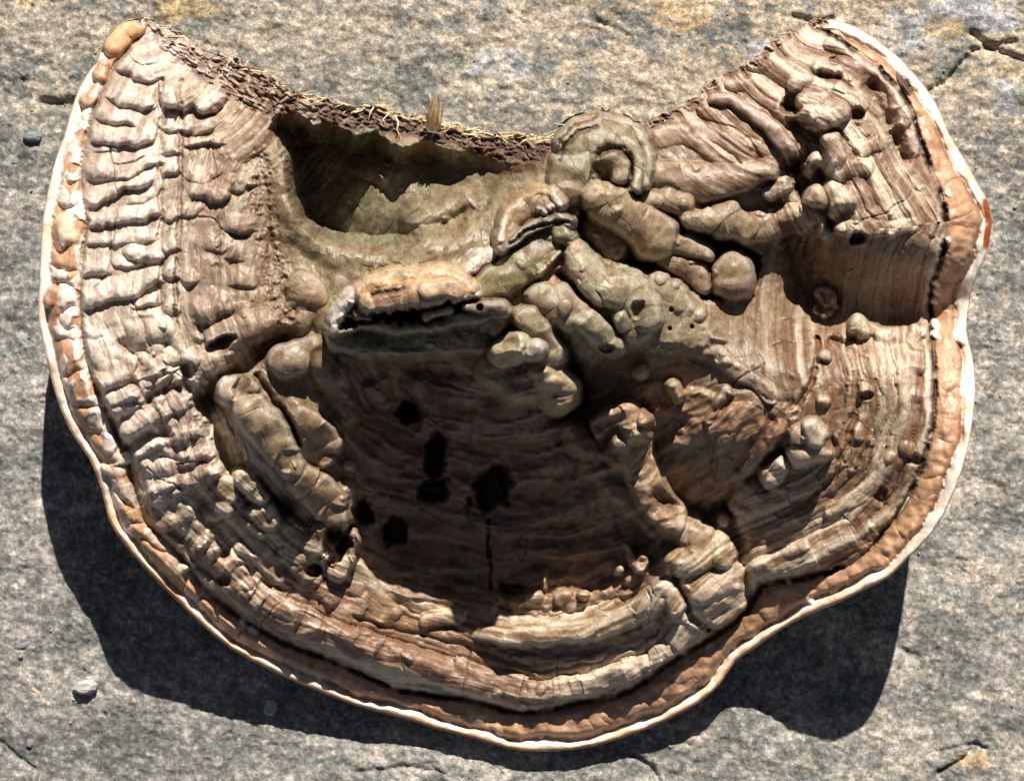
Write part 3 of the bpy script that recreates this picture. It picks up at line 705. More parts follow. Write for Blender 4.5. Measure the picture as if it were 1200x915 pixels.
# pale lip at the outer edge
lw = 11.5+fbm(S/55, 0*S, 3, 661)*5+sstep(S, 850, 1000)*1.5
q = np.clip(dR/lw, 0, 1)
lipm = sstep(lw-dR+fbm(U/9, V/9, 2, 662)*1.6, -2.2, 2.2)*INS*sstep(dT, 2, 10)
Z = Z*(1-lipm)+(ZB-9+8*np.sqrt(np.clip(1-q**2*.98, 0, 1))+tilt*(10*sstep(q, 1.1, .35)))*lipm+fbm(S/28, dR/20, 2, 663)*1.8*lipm
ge = np.exp(-((dR-lw-1.5)/2.8)**2)*sstep(S, 900, 1000)*INS*sstep(fbm(S/60, 0*S, 2, 664), -.5, .1); Z -= ge*4; mix(ge*.55, arr(.16,.08,.05))
tone = sstep(fbm(S/45, 0*S, 3, 671), -.45, .15)
lc = WHITE*1.06*(.62+.38*tone[..., None])+arr(.66,.42,.24)*(.40*(1-tone[..., None]))
mix(lipm*.95, lc)
outer = sstep(dR+fbm(S/30, 0*S, 2, 681)*2.5, 6.0, 3.0)*INS*sstep(S, 400, 700)*sstep(S, 1800, 1600)
mix(outer*.85, arr(.78,.50,.29))
mix(sstep(np.abs(U-1160), 12, 6)*sstep(np.abs(V-262), 34, 26)*sstep(dR, 9, 6)*INS, arr(.38,.14,.05))
cap([(133,54,12),(148,38,14),(160,34,10)], 12, .6, 4, arr(.70,.47,.28), .85); cap([(118,88,10),(122,76,8)], 6, .6, 4, MARG, .6); cap([(104,118,9)], 7, .7, 4, MARG*1.2, .6)
# specks of white crust on the band
for (x, y, r) in [(925,679,3),(950,703,5),(1098,340,4),(1097,352,4),(1097,330,4),(831,762,5),(833,768,6),(1094,380,6),(1096,392,5),(1120,392,8),(1128,396,8),(296,735,6),(285,727,4),(1112,227,4),(1110,282,3),(832,758,4)]:
    cap([(x, y, r*.75), (x+r*.5, y+r*.6, r*.6)], 1.5, .5, 2, WHITE, .95)
cap([(80,262,14),(82,278,15)], 12, .9, 3, arr(.80,.66,.50), .85); cap([(60,350,8),(64,342,7)], 10, .9, 3, arr(.5,.3,.2), .6)
cap([(128,524,8),(126,514,5)], 12, .9, 3, WHITE, .9); cap([(150,535,5),(128,545,8),(140,552,9)], 6, .8, 4, arr(.84,.76,.62), .9)
cap([(208,668,9),(216,664,6)], 8, .9, 3, WHITE*.9, .8); cap([(172,625,6)], 6, .9, 3, WHITE, .8); cap([(241,705,5)], 5, .9, 3, ORANGE*.7, .8)
terrace([(1050,82),(1062,90),(1072,100),(1066,112),(1052,98)], 4, 4, PURP*.9, .95)

# ---- torn side: rough, fibrous, dark
tw = 8+22*sstep(np.abs(U-262), 95, 55)+17*sstep(np.abs(U-490), 170, 140)+8*fbm(U/40, V/40, 2, 701)+14*sstep(np.abs(U-285), 80, 20)+8*sstep(np.abs(U-600), 60, 20)
tm = sstep(tw-dT, -5, 6)*INS*sstep(np.abs(U-700), 48, 62)
# tilt of the tear: fibrous ridges along the edge direction
ta = U*.88+V*.47; tb = V*.88-U*.47; tn = fbm(ta/13+warp, tb/7+n_mid*.4, 3, 711)
Z += tm*(tn*3.5+3*fbm(U/26, V/26, 2, 712)-1-5*sstep(fbm(ta/11+3, tb/8, 2, 718), .25, .7)+fbm(ST/24+n_mid, dT/3.6+n_lo, 2, 719)*2.6)
tc = arr(.17,.10,.078)*(1+.5*np.clip(fbm(U/6, V/6, 3, 713), -1, 1))[..., None]
mix(tm*.85, tc); mix(tm*sstep(fbm(U/9, V/6, 3, 714), .1, .5)*.7, PINK*.9); mix(tm*sstep(fbm(ta/9+3, tb/7, 2, 718), .3, .6)*.8, DARK)
sm = sstep(6+4*fbm(U/12, V/12, 2, 721)-dT, -1.5, 1.5)*INS*sstep(np.abs(U-495), 160, 120)
mix(sm*.85, STRAW*(1+.35*np.clip(fbm(U/18, V/4, 2, 722), -1, 1))[..., None])
Z += sm*(2+fbm(U/16, V/4.5, 1, 723)*2.5)
paint([(425,150),(445,150),(452,160),(440,172),(424,166)], arr(.08,.11,.03), .6, 6, 6, 5)
# rusty frass
for (x, y, a, b) in [(350,616,10,4),(388,655,7,9),(360,618,6,4),(415,655,5,4)]:
    sl = box([(x, y)], 14); m = sstep(np.sqrt(((U[sl]-x)/a)**2+((V[sl]-y)/b)**2)+fbm(U[sl]/3, V[sl]/3, 2, 731)*.5, 1.1, .8)
    Z[sl] += m*(3+fbm(U[sl]/2.2, V[sl]/2.2, 2, 732)*3); COL[sl] = COL[sl]*(1-m[..., None])+RUST*m[..., None]
# hairline drying cracks: long thin, mostly across the growth zones
rc = np.random.RandomState(5)
def hair(x, y, ang, n, step=6, wd=.9, dp=2.2, ca=.8):
    pts = [(x, y)]
    for i in range(n):
        ang += rc.normal(0, .22); x += math.cos(ang)*step; y += math.sin(ang)*step; pts.append((x, y))
    groove(pts, dp, wd, arr(.05,.035,.03), ca, .6)
for (x, y, a, n) in [(307,737,-1.4,9),(378,760,-1.2,9),(470,765,1.8,5),(543,815,-1.6,9),(656,810,-1.7,7),(760,780,-1.9,6),(760,690,1.0,7),(300,690,-1.6,5),(350,716,-.2,8),(172,548,.7,10),(208,545,.1,10),
    (130,170,1.5,10),(135,250,1.5,16),(152,330,1.6,14),(255,255,1.5,8),(235,255,.1,9),(250,170,1.5,7),(700,340,1.2,4),(905,405,-.5,8),(860,450,-.8,7),(830,510,1.5,8),(1000,262,0,13),(960,110,-.2,6),(620,630,1.6,5),(330,130,2.0,4)]:
    hair(x, y, a, n)
for i in range(70):
    x, y = rc.uniform(90, 1100), rc.uniform(60, 850); j, i2 = int(y)-Y0, int(x)-X0
    if SD[j, i2] < 52: continue
    if 430 < x < 770 and 440 < y < 690: continue
    gx = dR[j, min(i2+2, W-1)]-dR[j, i2-2]; gy = dR[min(j+2, H-1), i2]-dR[j-2, i2]
    a = math.atan2(gy, gx)+(0 if rc.rand() < .55 else math.pi/2)+rc.normal(0, .2)
    hair(x, y, a, rc.randint(2, 7), 5, .7, .7, .4)
# zoned line engraving near the right edge of the upper lobe
for dd_, s0, s1 in [(72,2180,2330),(80,2150,2350),(88,2180,2330),(60,2180,2300)]:
    pass
# colour of the different areas
def tint(poly, col, a, soft=26, jit=14):
    paint(poly, col, a, soft, jit, 20)
tint([(215,100),(310,110),(330,200),(340,330),(300,420),(215,400),(210,250)], arr(.40,.29,.19), .5)
tint([(245,380),(330,370),(400,380),(420,480),(420,620),(340,600),(260,560),(240,460)], arr(.36,.29,.19), .45)
tint([(160,540),(250,540),(330,640),(400,700),(400,760),(300,740),(200,640)], arr(.42,.32,.24), .4)
tint([(390,700),(500,715),(620,730),(780,700),(850,720),(830,760),(700,805),(560,800),(450,780),(380,750)], arr(.38,.255,.15), .5)
tint([(780,640),(850,610),(880,690),(900,720),(850,760),(800,740)], arr(.33,.225,.115), .6)
tint([(870,560),(960,560),(1080,560),(1060,620),(960,680),(900,690),(860,620)], arr(.33,.235,.135), .45)
tint([(960,400),(1040,400),(1050,520),(1000,600),(940,600),(920,520)], arr(.44,.36,.23), .4)
tint([(1040,380),(1090,380),(1095,460),(1080,560),(1040,600),(1050,480)], arr(.46,.36,.27), .35)
tint([(780,115),(850,100),(930,150),(935,215),(880,235),(790,225)], arr(.38,.26,.19), .45)
tint([(920,60),(990,90),(1040,200),(1070,280),(980,280),(940,180)], arr(.50,.46,.34), .45)
tint([(670,230),(900,220),(960,280),(900,350),(800,350),(700,320)], arr(.40,.32,.21), .35)
tint([(600,290),(760,310),(830,390),(780,420),(700,430),(620,380)], arr(.46,.44,.31), .35)
tint([(330,190),(640,200),(620,270),(420,330),(340,330)], arr(.41,.375,.26), .35)
mix(sstep(dR, 66, 50)*sstep(dR, 40, 44)*.5*aF, arr(.27,.16,.10)); mix(sstep(np.abs(dwf-74), 10, 3)*aF*.5, arr(.68,.62,.54))
# surface detail that everything shares
def sm2(m):
    a = m.astype(np.float32)
    for _ in range(12): a[1:-1, 1:-1] = (a[:-2, 1:-1]+a[2:, 1:-1]+a[1:-1, :-2]+a[1:-1, 2:])*.25
    return a
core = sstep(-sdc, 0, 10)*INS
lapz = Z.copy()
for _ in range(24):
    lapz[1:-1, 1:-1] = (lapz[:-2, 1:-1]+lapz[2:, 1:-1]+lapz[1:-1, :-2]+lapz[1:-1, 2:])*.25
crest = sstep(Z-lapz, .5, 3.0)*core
pm = fbm(U/17+warp, V/17, 4, 811); pm2 = fbm(U/31, V/31, 4, 812); pm3 = fbm(U/9, V/9, 3, 813)
mix(core*sstep(pm, 0.05, .6)*.38, arr(.29,.175,.11)); mix(core*sstep(-pm, .2, .8)*.35, arr(.52,.47,.40)); mix(core*sstep(pm2, .2, .7)*.35, arr(.40,.27,.20))
mix(core*sstep(pm3+.5*pm2, .15, .8)*.35, arr(.19,.12,.08)); inb = inside(bowl, U, V)
REC = sm2(inside([(985,284),(1085,275),(1095,300),(1085,385),(990,386),(930,380),(925,300),(960,285)], U, V))
pk = (1-.8*sm2(PM))*(1-.75*REC)
zw = core*pk*(1-.8*sm2(inb))*sstep(dR, 300, 200)*(1-.25*left_m*sstep(V, 560, 460))
dz_ = dR+fbm(S/90, dR/70, 2, 841)*6+n_mid*1.2
zb1 = fbm(dz_/16, S/420, 3, 842, .6); zb2 = fbm(dz_/4.2, S/200, 2, 843)
mix(zw*sstep(zb1, .0, .38)*.74, arr(.25,.14,.085)); mix(zw*sstep(-zb1, .0, .38)*.62, arr(.72,.65,.54)); mix(zw*sstep(zb2, .1, .6)*.16, arr(.20,.125,.08)); mix(zw*sstep(-zb2, .1, .6)*.15, arr(.68,.62,.53))
Z += zw*(-zb1*1.5-zb2*.15)
rbb = np.sqrt((U-590)**2+((V-280)*1.05)**2)+fbm(U/80, V/80, 2, 844)*12
ib = sm2(inb); bz = fbm(rbb/15+n_mid*.12, np.arctan2(V-280, U-590)*3, 2, 845, .5)
mix(ib*(1-HM)*sstep(bz, 0, .4)*.65, arr(.50,.36,.25)); mix(ib*sstep(-bz, 0, .45)*.35, arr(.17,.12,.09)); Z += ib*(1-HM)*(bz*4+6*np.abs(np.sin(rbb/17+n_lo*.5))+fbm(U/24, V/24, 2, 846)*3)
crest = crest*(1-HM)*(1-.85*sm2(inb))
mix(crest*(.42+.35*sstep(U, 330, 200))*sstep(seg_dist(hollow+[hollow[0]], U, V), 10, 26), arr(.76,.72,.66))  # raised crests whitened: sunlit highlights and sheen painted into the colour
mix(core*sstep(-fbm(U/3.5, V/3.5, 2, 815), .6, .8)*.5, DBROWN); stri = fbm(dw/2.9, S/110, 2, 816); mix(core*pk*sstep(stri, .1, .7)*.13*sstep(dR, 190, 130), arr(.27,.17,.12)); mix(core*sstep(-stri, .2, .8)*.3*sstep(dR, 190, 130), arr(.66,.60,.54))
Z += core*(fbm(U/19, V/19, 2, 821)*.9+fbm(U/6, V/6, 2, 822)*.12)
# roll off at the rim
Z -= 2*sstep(dR, 2.5, 0)*INS
tool = 1.0
Z = np.maximum(Z, 4)
# speckle of dirt and pores
sp = fbm(U/2.3, V/2.3, 2, 801)
Z += np.clip(sm2(PM)*1.3, 0, 1)*core*(fbm(U/21, V/21, 1, 861)*2.4)
COL *= (1-.20*core*sstep(dR, 130, 240)*(1-sm2(inb)))[..., None]*np.array([1, .97, .92])
lw_ = core*sstep(U, 330, 170)*sstep(V, 640, 480)
mix(lw_*.24, arr(.90,.84,.78))  # left side paler: pinkish white crust plus bright highlights painted into the colour
COL = np.clip(COL, .01, 1)**1.38*1.04
COL *= (1+.16*np.clip(sp, -1, 1)+.16*np.clip(n_hi, -1, 1))[..., None]
line_ = 1-np.abs(fbm(dw/7+.3*n_mid, S/150, 2, 818)); ln = sstep(line_, .955, .99)*core*(1-.7*inb)
COL *= (1-.32*ln)[..., None]; Z -= ln*.35
lum = COL.mean(-1, keepdims=True); COL = (lum+(COL-lum)*1.02)*np.array([1.0, 1.0, 1.05])
COL = np.clip(COL*.96, 0.01, .9)
print('features', time.time()-T0)

# ------------------------------------------------------------------ materials
def mat(name): 
    m = bpy.data.materials.new(name); m.use_nodes = True; return m, m.node_tree, m.node_tree.nodes['Principled BSDF']
def noise(nt, scale, detail=4, rough=.6, dist=0):
    tc = nt.nodes.get('tc') or nt.nodes.new('ShaderNodeTexCoord'); tc.name = 'tc'
    n = nt.nodes.new('ShaderNodeTexNoise'); n.inputs['Scale'].default_value = scale; n.inputs['Detail'].default_value = detail
    n.inputs['Roughness'].default_value = rough; n.inputs['Distortion'].default_value = dist
    nt.links.new(tc.outputs['Object'], n.inputs['Vector']); return n
def ramp(nt, src, stops):
    r = nt.nodes.new('ShaderNodeValToRGB'); e = r.color_ramp.elements
    e[0].position, e[0].color = stops[0][0], stops[0][1]; e[1].position, e[1].color = stops[-1][0], stops[-1][1]
    for p, c in stops[1:-1]:
        x = e.new(p); x.color = c
    nt.links.new(src, r.inputs[0]); return r
def mixc(nt, kind, f, a, b):
    n = nt.nodes.new('ShaderNodeMix'); n.data_type = 'RGBA'; n.blend_type = kind
    for s, v in ((n.inputs[0], f), (n.inputs[6], a), (n.inputs[7], b)):
        if hasattr(v, 'links'): nt.links.new(v, s)
        else: s.default_value = v
    return n.outputs[2]
def g4(x): return (x, x, x, 1)
def crust_material(name, rough=.46, bump_=.35, coat=0):
    m, nt, b = mat(name)
    a = nt.nodes.new('ShaderNodeAttribute'); a.attribute_name = 'Col'
    n1 = noise(nt, 900, 5, .65); n2 = noise(nt, 220, 4, .6)
    r1 = ramp(nt, n1.outputs[0], [(.3, g4(.72)), (.55, g4(1)), (.75, g4(1.0))])
    r2 = ramp(nt, n2.outputs[0], [(.3, (.80,.74,.68,1)), (.6, g4(1))])
    c = mixc(nt, 'MULTIPLY', .7, a.outputs[0], r1.outputs[0]); c = mixc(nt, 'MULTIPLY', .7, c, r2.outputs[0])
    nt.links.new(c, b.inputs['Base Color'])
    rr_ = nt.nodes.new('ShaderNodeMapRange'); nt.links.new(n2.outputs[0], rr_.inputs[0]); rr_.inputs[1].default_value = .3; rr_.inputs[2].default_value = .7
    rr_.inputs[3].default_value = rough-.13; rr_.inputs[4].default_value = rough+.15; nt.links.new(rr_.outputs[0], b.inputs['Roughness'])
    b.inputs['Specular IOR Level'].default_value = .45
    bp = nt.nodes.new('ShaderNodeBump'); bp.inputs['Strength'].default_value = bump_; bp.inputs['Distance'].default_value = .0005
    nt.links.new(n1.outputs[0], bp.inputs['Height']); nt.links.new(bp.outputs[0], b.inputs['Normal'])
    return m
M_crust = crust_material('crust'); M_band = crust_material('growing_band', .45, .12); M_lip = crust_material('lip', .4, .1); M_torn = crust_material('torn_flesh', .8, .6)

# ------------------------------------------------------------------ mesh of the fungus from the sheet
def world(u, v, z):
    f = 1-z/D
    return np.stack([(u-600)*f*PX, -(v-457.5)*f*PX, z*PX], -1)
# snap outside neighbours of the sheet to the outline
gy, gx = np.gradient(SD); gl = np.sqrt(gx*gx+gy*gy)+1e-6
keepv = SD > 0
quad = keepv[:-1, :-1] | keepv[1:, :-1] | keepv[:-1, 1:] | keepv[1:, 1:]
out = ~keepv & (SD > -2.2)
Us = np.where(out, U-SD*gx/gl, U); Vs = np.where(out, V-SD*gy/gl, V)
Zb_ = Z.copy()
# outside vertices take the height just inside
ji = np.clip(np.round(Vs+gy/gl*1.5-Y0).astype(int), 0, H-1); ii = np.clip(np.round(Us+gx/gl*1.5-X0).astype(int), 0, W-1)
Zs = np.where(out, Z[ji, ii]-2, Z)
POS = world(Us, Vs, Zs).reshape(-1, 3).astype(np.float32)
# label per face
LBAND = new_part('growing_band', 'smooth brown band of new growth inside the pale rim')
LLIP = new_part('rim', 'thin white and cream growing rim')
LTORN = new_part('torn_edge', 'dark splintery torn edge where it broke off the tree')
LAB = np.where((sdc > 0) & (wC > .5), LBAND, LAB); LAB = np.where(lipm > .5, LLIP, LAB); LAB = np.where((tm > .5) & (LAB == 0), LTORN, LAB)
FL = LAB[:-1, :-1]
idx = np.arange(H*W).reshape(H, W)
q4 = np.stack([idx[:-1, :-1], idx[1:, :-1], idx[1:, 1:], idx[:-1, 1:]], -1)
colflat = COL.reshape(-1, 3)
# exact normals of the whole sheet so that the parts join without a seam
P3 = POS.reshape(H, W, 3).astype(np.float64)
tx = np.gradient(P3, axis=1); ty = np.gradient(P3, axis=0); NRM = np.cross(ty, tx).reshape(-1, 3); NRM /= (np.linalg.norm(NRM, axis=1)[:, None]+1e-12)
def mesh_obj(name, verts, faces, material, parent=None, cols=None, smooth=True, normals=None):
    me = bpy.data.meshes.new(name); n = faces.shape[1]
    me.vertices.add(len(verts)); me.vertices.foreach_set('co', np.ascontiguousarray(verts, np.float32).ravel())
    me.loops.add(len(faces)*n); me.loops.foreach_set('vertex_index', faces.astype(np.int32).ravel())
    me.polygons.add(len(faces)); me.polygons.foreach_set('loop_start', np.arange(0, len(faces)*n, n, dtype=np.int32))
    if smooth: me.polygons.foreach_set('use_smooth', np.ones(len(faces), bool))
    me.update(calc_edges=True)
    if cols is not None:
        at = me.color_attributes.new('Col', 'FLOAT_COLOR', 'POINT')
        at.data.foreach_set('color', np.hstack([cols, np.ones((len(cols), 1))]).astype(np.float32).ravel())
    if normals is not None: me.normals_split_custom_set_from_vertices(normals.tolist())
    me.materials.append(material)
    o = bpy.data.objects.new(name, me); C.objects.link(o)
    if parent: o.parent = parent
    return o
OBJ = {}
root = bpy.data.objects.new('bracket_fungus', None); C.objects.link(root)
root['label'] = 'large lumpy brown and cream bracket fungus with a white rim lying on grey stone'; root['category'] = 'fungus'
matof = {'growing_band': M_band, 'rim': M_lip, 'shelf_lip': M_lip, 'chalky_patch': M_lip, 'torn_edge': M_torn}
for lab, (name, label) in PARTS.items():
    m = quad & (FL == lab)
    if m.sum() < 30:
        if lab: 
            m2 = m; 
            if m.sum() == 0: continue
        else: continue
    f = q4[m]; uq, inv = np.unique(f, return_inverse=True)
    o = mesh_obj(name, POS[uq], inv.reshape(f.shape), matof.get(name, M_crust), root, colflat[uq], True, NRM[uq])
    if label: o['label'] = label
    OBJ[lab] = o
for ch, pa in ((LL, LS), (LW, LS), (LC, LB)):
    if ch in OBJ and pa in OBJ: OBJ[ch].parent = OBJ[pa]
print('cap mesh', time.time()-T0)
# rounded rim underside and pore surface
ol = np.vstack([rim, torn[1:-1]]); n = len(ol)
ol = ol[np.linalg.norm(np.roll(ol, -1, 0)-ol, axis=1) > .2]
# resample every 3 units
seg = np.linalg.norm(np.roll(ol, -1, 0)-ol, axis=1); cum = np.concatenate([[0], np.cumsum(seg)])
tt = np.arange(0, cum[-1], 2.0); olc = np.vstack([ol, ol[:1]])
ox = np.interp(tt, cum, olc[:, 0]); oy = np.interp(tt, cum, olc[:, 1])
def sm(a, k):
    ker = np.hanning(2*k+1); ker /= ker.sum(); return np.convolve(np.concatenate([a[-k:], a, a[:k]]), ker, 'valid')
tx_, ty_ = np.gradient(sm(ox, 8)), np.gradient(sm(oy, 8)); tl = np.hypot(tx_, ty_); nx, ny = -ty_/tl, tx_/tl   # candidate normal
cxm, cym = 600, 420
inm = inside(np.stack([ox, oy], -1), (ox+nx*6).astype(np.float32), (oy+ny*6).astype(np.float32)).mean()
if inm < .5: nx, ny = -nx, -ny
zi = sm(np.array([Zs[int(np.clip(round(b+d2*2.5-Y0), 0, H-1)), int(np.clip(round(a+c2*2.5-X0), 0, W-1))] for a, b, c2, d2 in zip(ox, oy, nx, ny)]), 3)-3
nt_rim = len(rim)
istorn = (sm((np.abs(seg_dist(torn, ox.astype(np.float32), oy.astype(np.float32))) < 1.5).astype(float), 6))
rings = [(0.3, 1), (-.4, -3), (0.2, -7), (3, -11), (9, -15), (14, -17), (20, -19), (31, -21), (45, -24), (65, -27), (90, -30), (114, -33), (140, -36)]
vv = []; 
for k, (inn, dz) in enumerate(rings):
    # on the torn side the wall goes straight down to the stone
    i2 = inn*(1-istorn)+(k*1.2+(k > 0)*(3+fbm(tt/9, 0*tt+k*.8, 3, 905)*5))*istorn
    z = np.maximum(zi+dz*(1-istorn)+istorn*(-zi*min(k/10.0, 1.0)), 3.0+0*zi)
    ucx, ucy = ox+nx*i2, oy+ny*i2
    vv.append(world(ucx, ucy, z))
nv = len(ox); VV = np.vstack(vv); fs = []
for k in range(len(rings)-1):
    a = np.arange(nv)+k*nv; b = np.roll(np.arange(nv), -1)+k*nv
    fs.append(np.stack([a, b, b+nv, a+nv], -1))
under_c = np.where(np.tile(istorn, len(rings))[:, None] > .5, arr(.12,.08,.06), arr(.62,.42,.27))
under_c = under_c*(1+.45*fbm(np.tile(tt, len(rings))/7, np.repeat(np.arange(len(rings)), nv)*.9, 3, 906))[:, None]
under_c[4*nv:] = np.where(np.tile(istorn, len(rings))[4*nv:, None] > .5, under_c[4*nv:], arr(.55,.47,.38))
under_c = np.clip(under_c, .01, 1)
mesh_obj('pore_surface', VV, np.vstack(fs), M_lip, root, under_c)
# inner pore sheet
cu2 = np.arange(X0, X1, 12.0, dtype=np.float32); cv2 = np.arange(Y0, Y1, 12.0, dtype=np.float32); A, B = np.meshgrid(cu2, cv2)
sdk = SD[(B-Y0).astype(int), (A-X0).astype(int)]; zk = ZB[(B-Y0).astype(int), (A-X0).astype(int)]*.80-34
for dx_ in range(-14, 15, 4):
    for dy_ in range(-14, 15, 4):
        zk = np.minimum(zk, Z[np.clip((B-Y0+dy_).astype(int), 0, H-1), np.clip((A-X0+dx_).astype(int), 0, W-1)]-9)
zk = np.maximum(zk, 2)
hh, ww = A.shape; id2 = np.arange(hh*ww).reshape(hh, ww); kq = (sdk[:-1, :-1] > 30) & (sdk[1:, 1:] > 30) & (sdk[1:, :-1] > 30) & (sdk[:-1, 1:] > 30)
f2_ = np.stack([id2[:-1, :-1], id2[1:, :-1], id2[1:, 1:], id2[:-1, 1:]], -1)[kq]
mesh_obj('pore_surface', world(A, B, zk).reshape(-1, 3), f2_, M_lip, root, np.tile(arr(.55,.47,.38), (hh*ww, 1)))
print('under', time.time()-T0)

# ------------------------------------------------------------------ wood fibres on the torn edge
def tube(path, r0, r1, sides=5):
    V_, F_ = [], []; path = np.array(path, float); n = len(path)
    for i, p in enumerate(path):
        t = path[min(i+1, n-1)]-path[max(i-1, 0)]; t /= np.linalg.norm(t)+1e-9
        a = np.cross(t, (0.3, .2, .9)); a /= np.linalg.norm(a)+1e-9; b = np.cross(t, a); r = r0+(r1-r0)*i/(n-1)
        for k in range(sides):
            an = 2*math.pi*k/sides; V_.append(p+r*(math.cos(an)*a+math.sin(an)*b))
    for i in range(n-1):
        for k in range(sides):
            F_.append((i*sides+k, i*sides+(k+1) % sides, (i+1)*sides+(k+1) % sides, (i+1)*sides+k))
    return np.array(V_), np.array(F_)
def simple_mat(name, c1, c2, scale, rough=.8, bmp=.5, stretch=None):
    m, nt, b = mat(name); n = noise(nt, scale, 6, .65)
    if stretch:
        mp = nt.nodes.new('ShaderNodeMapping'); mp.inputs['Scale'].default_value = stretch
        nt.links.new(nt.nodes['tc'].outputs['Object'], mp.inputs[0]); nt.links.new(mp.outputs[0], n.inputs['Vector'])
    r = ramp(nt, n.outputs[0], [(.3, tuple(c1)+(1,)), (.7, tuple(c2)+(1,))]); nt.links.new(r.outputs[0], b.inputs['Base Color'])
    b.inputs['Roughness'].default_value = rough
    bp = nt.nodes.new('ShaderNodeBump'); bp.inputs['Strength'].default_value = bmp; bp.inputs['Distance'].default_value = .001
    nt.links.new(n.outputs[0], bp.inputs['Height']); nt.links.new(bp.outputs[0], b.inputs['Normal']); return m
M_straw = simple_mat('pale_wood', (.62,.45,.24), (.88,.74,.50), 300, .8, .4, (4, .6, 1))
rf = np.random.RandomState(9)
def zat(x, y): return float(Z[int(np.clip(round(y)-Y0, 0, H-1)), int(np.clip(round(x)-X0, 0, W-1))])
def fibre(x, y, dx, dy, dz, L, r, bend=.3):
    z0 = zat(x, y)-1; p = []; 
    for t in np.linspace(0, 1, 6): p.append((x+dx*L*t+bend*L*t*t*rf.normal(0, .3), y+dy*L*t+bend*L*t*t*rf.normal(0, .3), z0+dz*L*t-bend*L*t*t*.4))
    p = np.array(p); return world(p[:, 0], p[:, 1], p[:, 2])
VS, FS, off = [], [], 0
for i in range(520):
    k = rf.randint(0, len(torn)); x, y = torn[k]
    if not (345 < x < 645): 
        if rf.rand() < .8: continue
    x += rf.normal(0, 3); y += rf.uniform(0, 7); a = rf.choice([0, math.pi])+rf.normal(0, .5)
    if rf.rand() < .12: a = rf.uniform(0, 6.28)
    v_, f_ = tube(fibre(x, y, math.cos(a), math.sin(a)*.6+.05, rf.uniform(0, .35), rf.uniform(5, 24), 1), rf.uniform(.3, 1.3)*PX, .15*PX)
    VS.append(v_); FS.append(f_+off); off += len(v_)
for path, r in [([(463,136,174),(467,144,180),(465,152,180),(469,160,178),(470,172,170)], 1.1), ([(438,126,174),(434,132,180),(432,140,176)], 1), ([(455,134,172),(449,140,178),(452,147,176)], .8)]:
    p = np.array(path, float); v_, f_ = tube(world(p[:, 0], p[:, 1], p[:, 2]), r*PX, .4*PX); VS.append(v_); FS.append(f_+off); off += len(v_)
o = mesh_obj('wood_fibres', np.vstack(VS), np.vstack(FS), M_straw, root); o['kind'] = 'stuff'
# the big splinter: a cluster of flat shards standing at the edge
def shard(cx, by, ty, w0, w1, z0, z1, lean):
    xs = [-.5, -.3, -.05, .2, .5]; V_, F_ = [], []
    tops = [rf.uniform(-.06, .28) for _ in xs]
    for layer in (0, 1):
        for r_ in range(4):
            t = r_/3
            for j, x in enumerate(xs):
                y = by+(ty-by)*t*(1-tops[j]*(t > .9)); ww_ = w0+(w1-w0)*t
                z = z0+(z1-z0)*t-layer*3.5+(1.4 if j % 2 else 0)
                V_.append((cx+x*ww_+lean*t, y, z))
    a = lambda l, r_, j: l*20+r_*5+j
    for r_ in range(3):
        for j in range(4):
            F_.append((a(0,r_,j), a(0,r_,j+1), a(0,r_+1,j+1), a(0,r_+1,j))); F_.append((a(1,r_,j), a(1,r_+1,j), a(1,r_+1,j+1), a(1,r_,j+1)))
        F_.append((a(0,r_,0), a(0,r_+1,0), a(1,r_+1,0), a(1,r_,0))); F_.append((a(0,r_,4), a(1,r_,4), a(1,r_+1,4), a(0,r_+1,4)))
    for j in range(4): F_.append((a(0,3,j), a(0,3,j+1), a(1,3,j+1), a(1,3,j)))
    v = np.array(V_, float); return world(v[:, 0], v[:, 1], v[:, 2]), np.array(F_)
VS, FS, off = [], [], 0
for i in range(46):
    x = 502+rf.normal(0, 1)+rf.uniform(-1, 13); L = rf.uniform(14, 46)*(1 if x > 503 else .7); y0 = 150+rf.uniform(-2, 3); lean = (x-507)*.12+rf.normal(0, 2.2); bx = rf.normal(0, 1.5)
    P_ = [(x+lean*t+bx*t*t, y0-L*t, 170+rf.uniform(0, 5)+26*t+rf.normal(0, .8)) for t in (0, .3, .6, .85, 1)]
    p = np.array(P_); v_, f_ = tube(world(p[:, 0], p[:, 1], p[:, 2]), rf.uniform(.8, 2.0)*PX, .2*PX, 4); VS.append(v_); FS.append(f_+off); off += len(v_)
s_ = mesh_obj('splinter', np.vstack(VS), np.vstack(FS), M_straw, root, None, False); s_['label'] = 'frayed pale splinter of wood standing on the torn edge'

# ------------------------------------------------------------------ stone
def axis(lo, hi, step, far):
    core = np.arange(lo, hi+step, step); a = []; s = step; x = hi
    while x < hi+far: s *= 1.25; x += s; a.append(x)
    b = []; s = step; x = lo
    while x > lo-far: s *= 1.25; x -= s; b.append(x)
    return np.concatenate([b[::-1], core, a]).astype(np.float32)
gxs = axis(-60, 1260, 2.0, 3000); gys = axis(-60, 980, 2.0, 3000)
GU, GV = np.meshgrid(gxs, gys)
sw = fbm(GU/120, GV/120, 2, 901)
gz = fbm(GU/260, GV/260, 3, 911)*6+fbm((GU+GV*.5)/55+sw, (GV-GU*.3)/40, 4, 921, .5)*1.9+fbm(GU/13, GV/13, 3, 931)*.6+fbm(GU/3.6, GV/3.6, 1, 941)*.35
rid = 1-np.abs(fbm((GU+GV*.4)/70, (GV-GU*.4)/34, 4, 951)); gz -= np.clip(rid-.93, 0, 1)*34*sstep(fbm(GU/80, GV/80, 2, 952), 0, .4)
upper = sstep(GV, 240, 60); gz += upper*(fbm(GU/34, GV/20, 4, 961, .55)*1.8)
